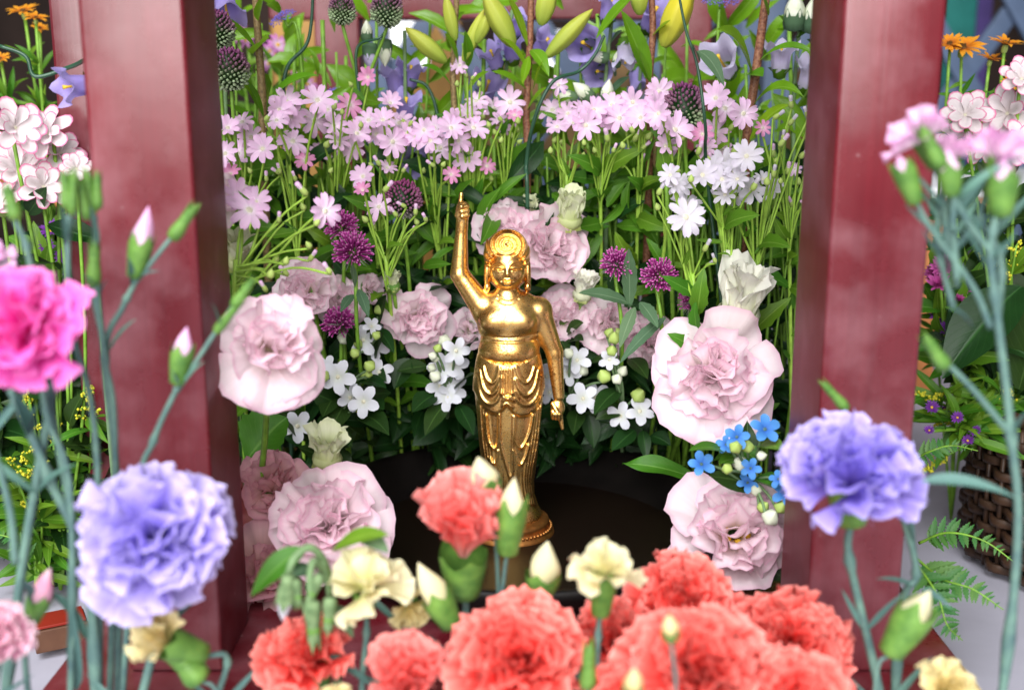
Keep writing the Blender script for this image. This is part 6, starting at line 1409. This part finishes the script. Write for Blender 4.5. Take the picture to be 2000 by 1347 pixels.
TEAL = plain('teal_cloth', (0.03, 0.25, 0.22), 0.6, 0.3, 0, 0.3, 15); VIO = plain('violet_cloth', (0.12, 0.08, 0.28), 0.7, 0.2, 0, 0.3, 15)
single('teal_banner', MB().add(*g_box(X_(1845, 1.3), X_(1905, 1.3), 1.3, 1.31, 0.0, 0.8, 0.002)).done('teal_banner', TEAL), 'teal banner behind the upper right lattice', 'banner')
single('violet_banner', MB().add(*g_box(X_(1906, 1.3), X_(1935, 1.3), 1.3, 1.31, 0.0, 0.8, 0.002)).done('violet_banner', VIO), 'violet banner next to the teal one behind the lattice', 'banner')

# ================================================================= FILLER FOLIAGE (nobody could count it)
r = random.Random(99); mb = MB(); mb2 = MB()
base_leaf = [(lambda fn: fn)(pv_strap(w_, 1, 0.45, 0, 0.1, 0.3, 0.1, 2, 4, 0.15)) for w_ in (0.14, 0.2, 0.11)]
for i in range(2300):
    u, v = r.uniform(400, 1640), r.uniform(330, 880); y = r.uniform(0.07, 0.20)
    if i % 4 == 0: u, v = r.uniform(560, 1560), r.uniform(740, 875)
    if v > 740: y = r.uniform(0.085, 0.13)
    p = P(u, v, y)
    if p.z < PZ: continue
    d = Vector((r.uniform(-1, 1), r.uniform(-1, .2), r.uniform(-.5, 1))).normalized(); up = (tocam(p) + Vector((r.uniform(-.8, .8), 0, r.uniform(0, 1)))).normalized(); x = d.cross(up).normalized(); z = x.cross(d)
    vv, ff, uu = r.choice(base_leaf); M = Matrix.Translation(p) @ Matrix((x, d, z)).transposed().to_4x4() @ Matrix.Scale(r.uniform(0.018, 0.04), 4)
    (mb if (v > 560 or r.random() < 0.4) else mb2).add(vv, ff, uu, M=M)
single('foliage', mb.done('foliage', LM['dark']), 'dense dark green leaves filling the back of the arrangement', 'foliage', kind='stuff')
mb3 = MB()
for i in range(330):
    u, v = r.uniform(410, 1640), r.uniform(10, 420); y = r.uniform(0.10, 0.24) if v > 200 else r.uniform(0.17, 0.26)
    if v < 190 and r.random() < 0.35: continue
    if 900 < u < 1180 and v < 160 and r.random() < 0.6: continue
    p = P(u, v, y); d = Vector((r.uniform(-1, 1), r.uniform(-1, .2), r.uniform(-.2, 1.2))).normalized(); up = (tocam(p) + Vector((r.uniform(-.8, .8), 0, r.uniform(0, 1)))).normalized(); x = d.cross(up).normalized(); z = x.cross(d)
    vv, ff, uu = r.choice(base_leaf); mb3.add(vv, ff, uu, M=Matrix.Translation(p) @ Matrix((x, d, z)).transposed().to_4x4() @ Matrix.Scale(r.uniform(0.015, 0.042), 4))
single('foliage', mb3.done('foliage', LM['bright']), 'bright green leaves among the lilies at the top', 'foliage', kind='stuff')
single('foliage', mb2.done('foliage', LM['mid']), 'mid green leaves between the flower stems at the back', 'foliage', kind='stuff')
mb = MB()
for i in range(130):
    u = r.uniform(420, 1630); y = r.uniform(0.10, 0.18); b = P(u, 760, y); e = P(u + r.uniform(-40, 40), r.uniform(250, 420), y + r.uniform(-.02, .02)); q = spline([Vector((b.x, b.y, PZ)), b.lerp(e, 0.5) + Vector((r.uniform(-.004, .004), 0, 0)), e], 5)
    v_, f_, u_ = g_tube(q, r.uniform(0.0006, 0.0014), 5); mb.add(v_, f_, u_)
for i in range(110):
    u = r.uniform(420, 1620) if i < 55 else r.uniform(1290, 1620); y = r.uniform(0.03, 0.12) if i >= 55 else r.uniform(0.12, 0.22); b = P(u, 760, y); e = P(u + r.uniform(-50, 50), r.uniform(0, 300) if i < 55 else r.uniform(300, 460), y); f0 = clear((b.x, b.y, PZ)); q = spline([f0, f0.lerp(e, 0.5) + Vector((r.uniform(-.006, .006), 0, 0)), e], 5)
    v_, f_, u_ = g_tube(q, r.uniform(0.0007, 0.0016), 5); mb.add(v_, f_, u_)
single('stems', mb.done('stems', ST['green']), 'thicket of green stems behind the blooms', 'stems', kind='stuff')
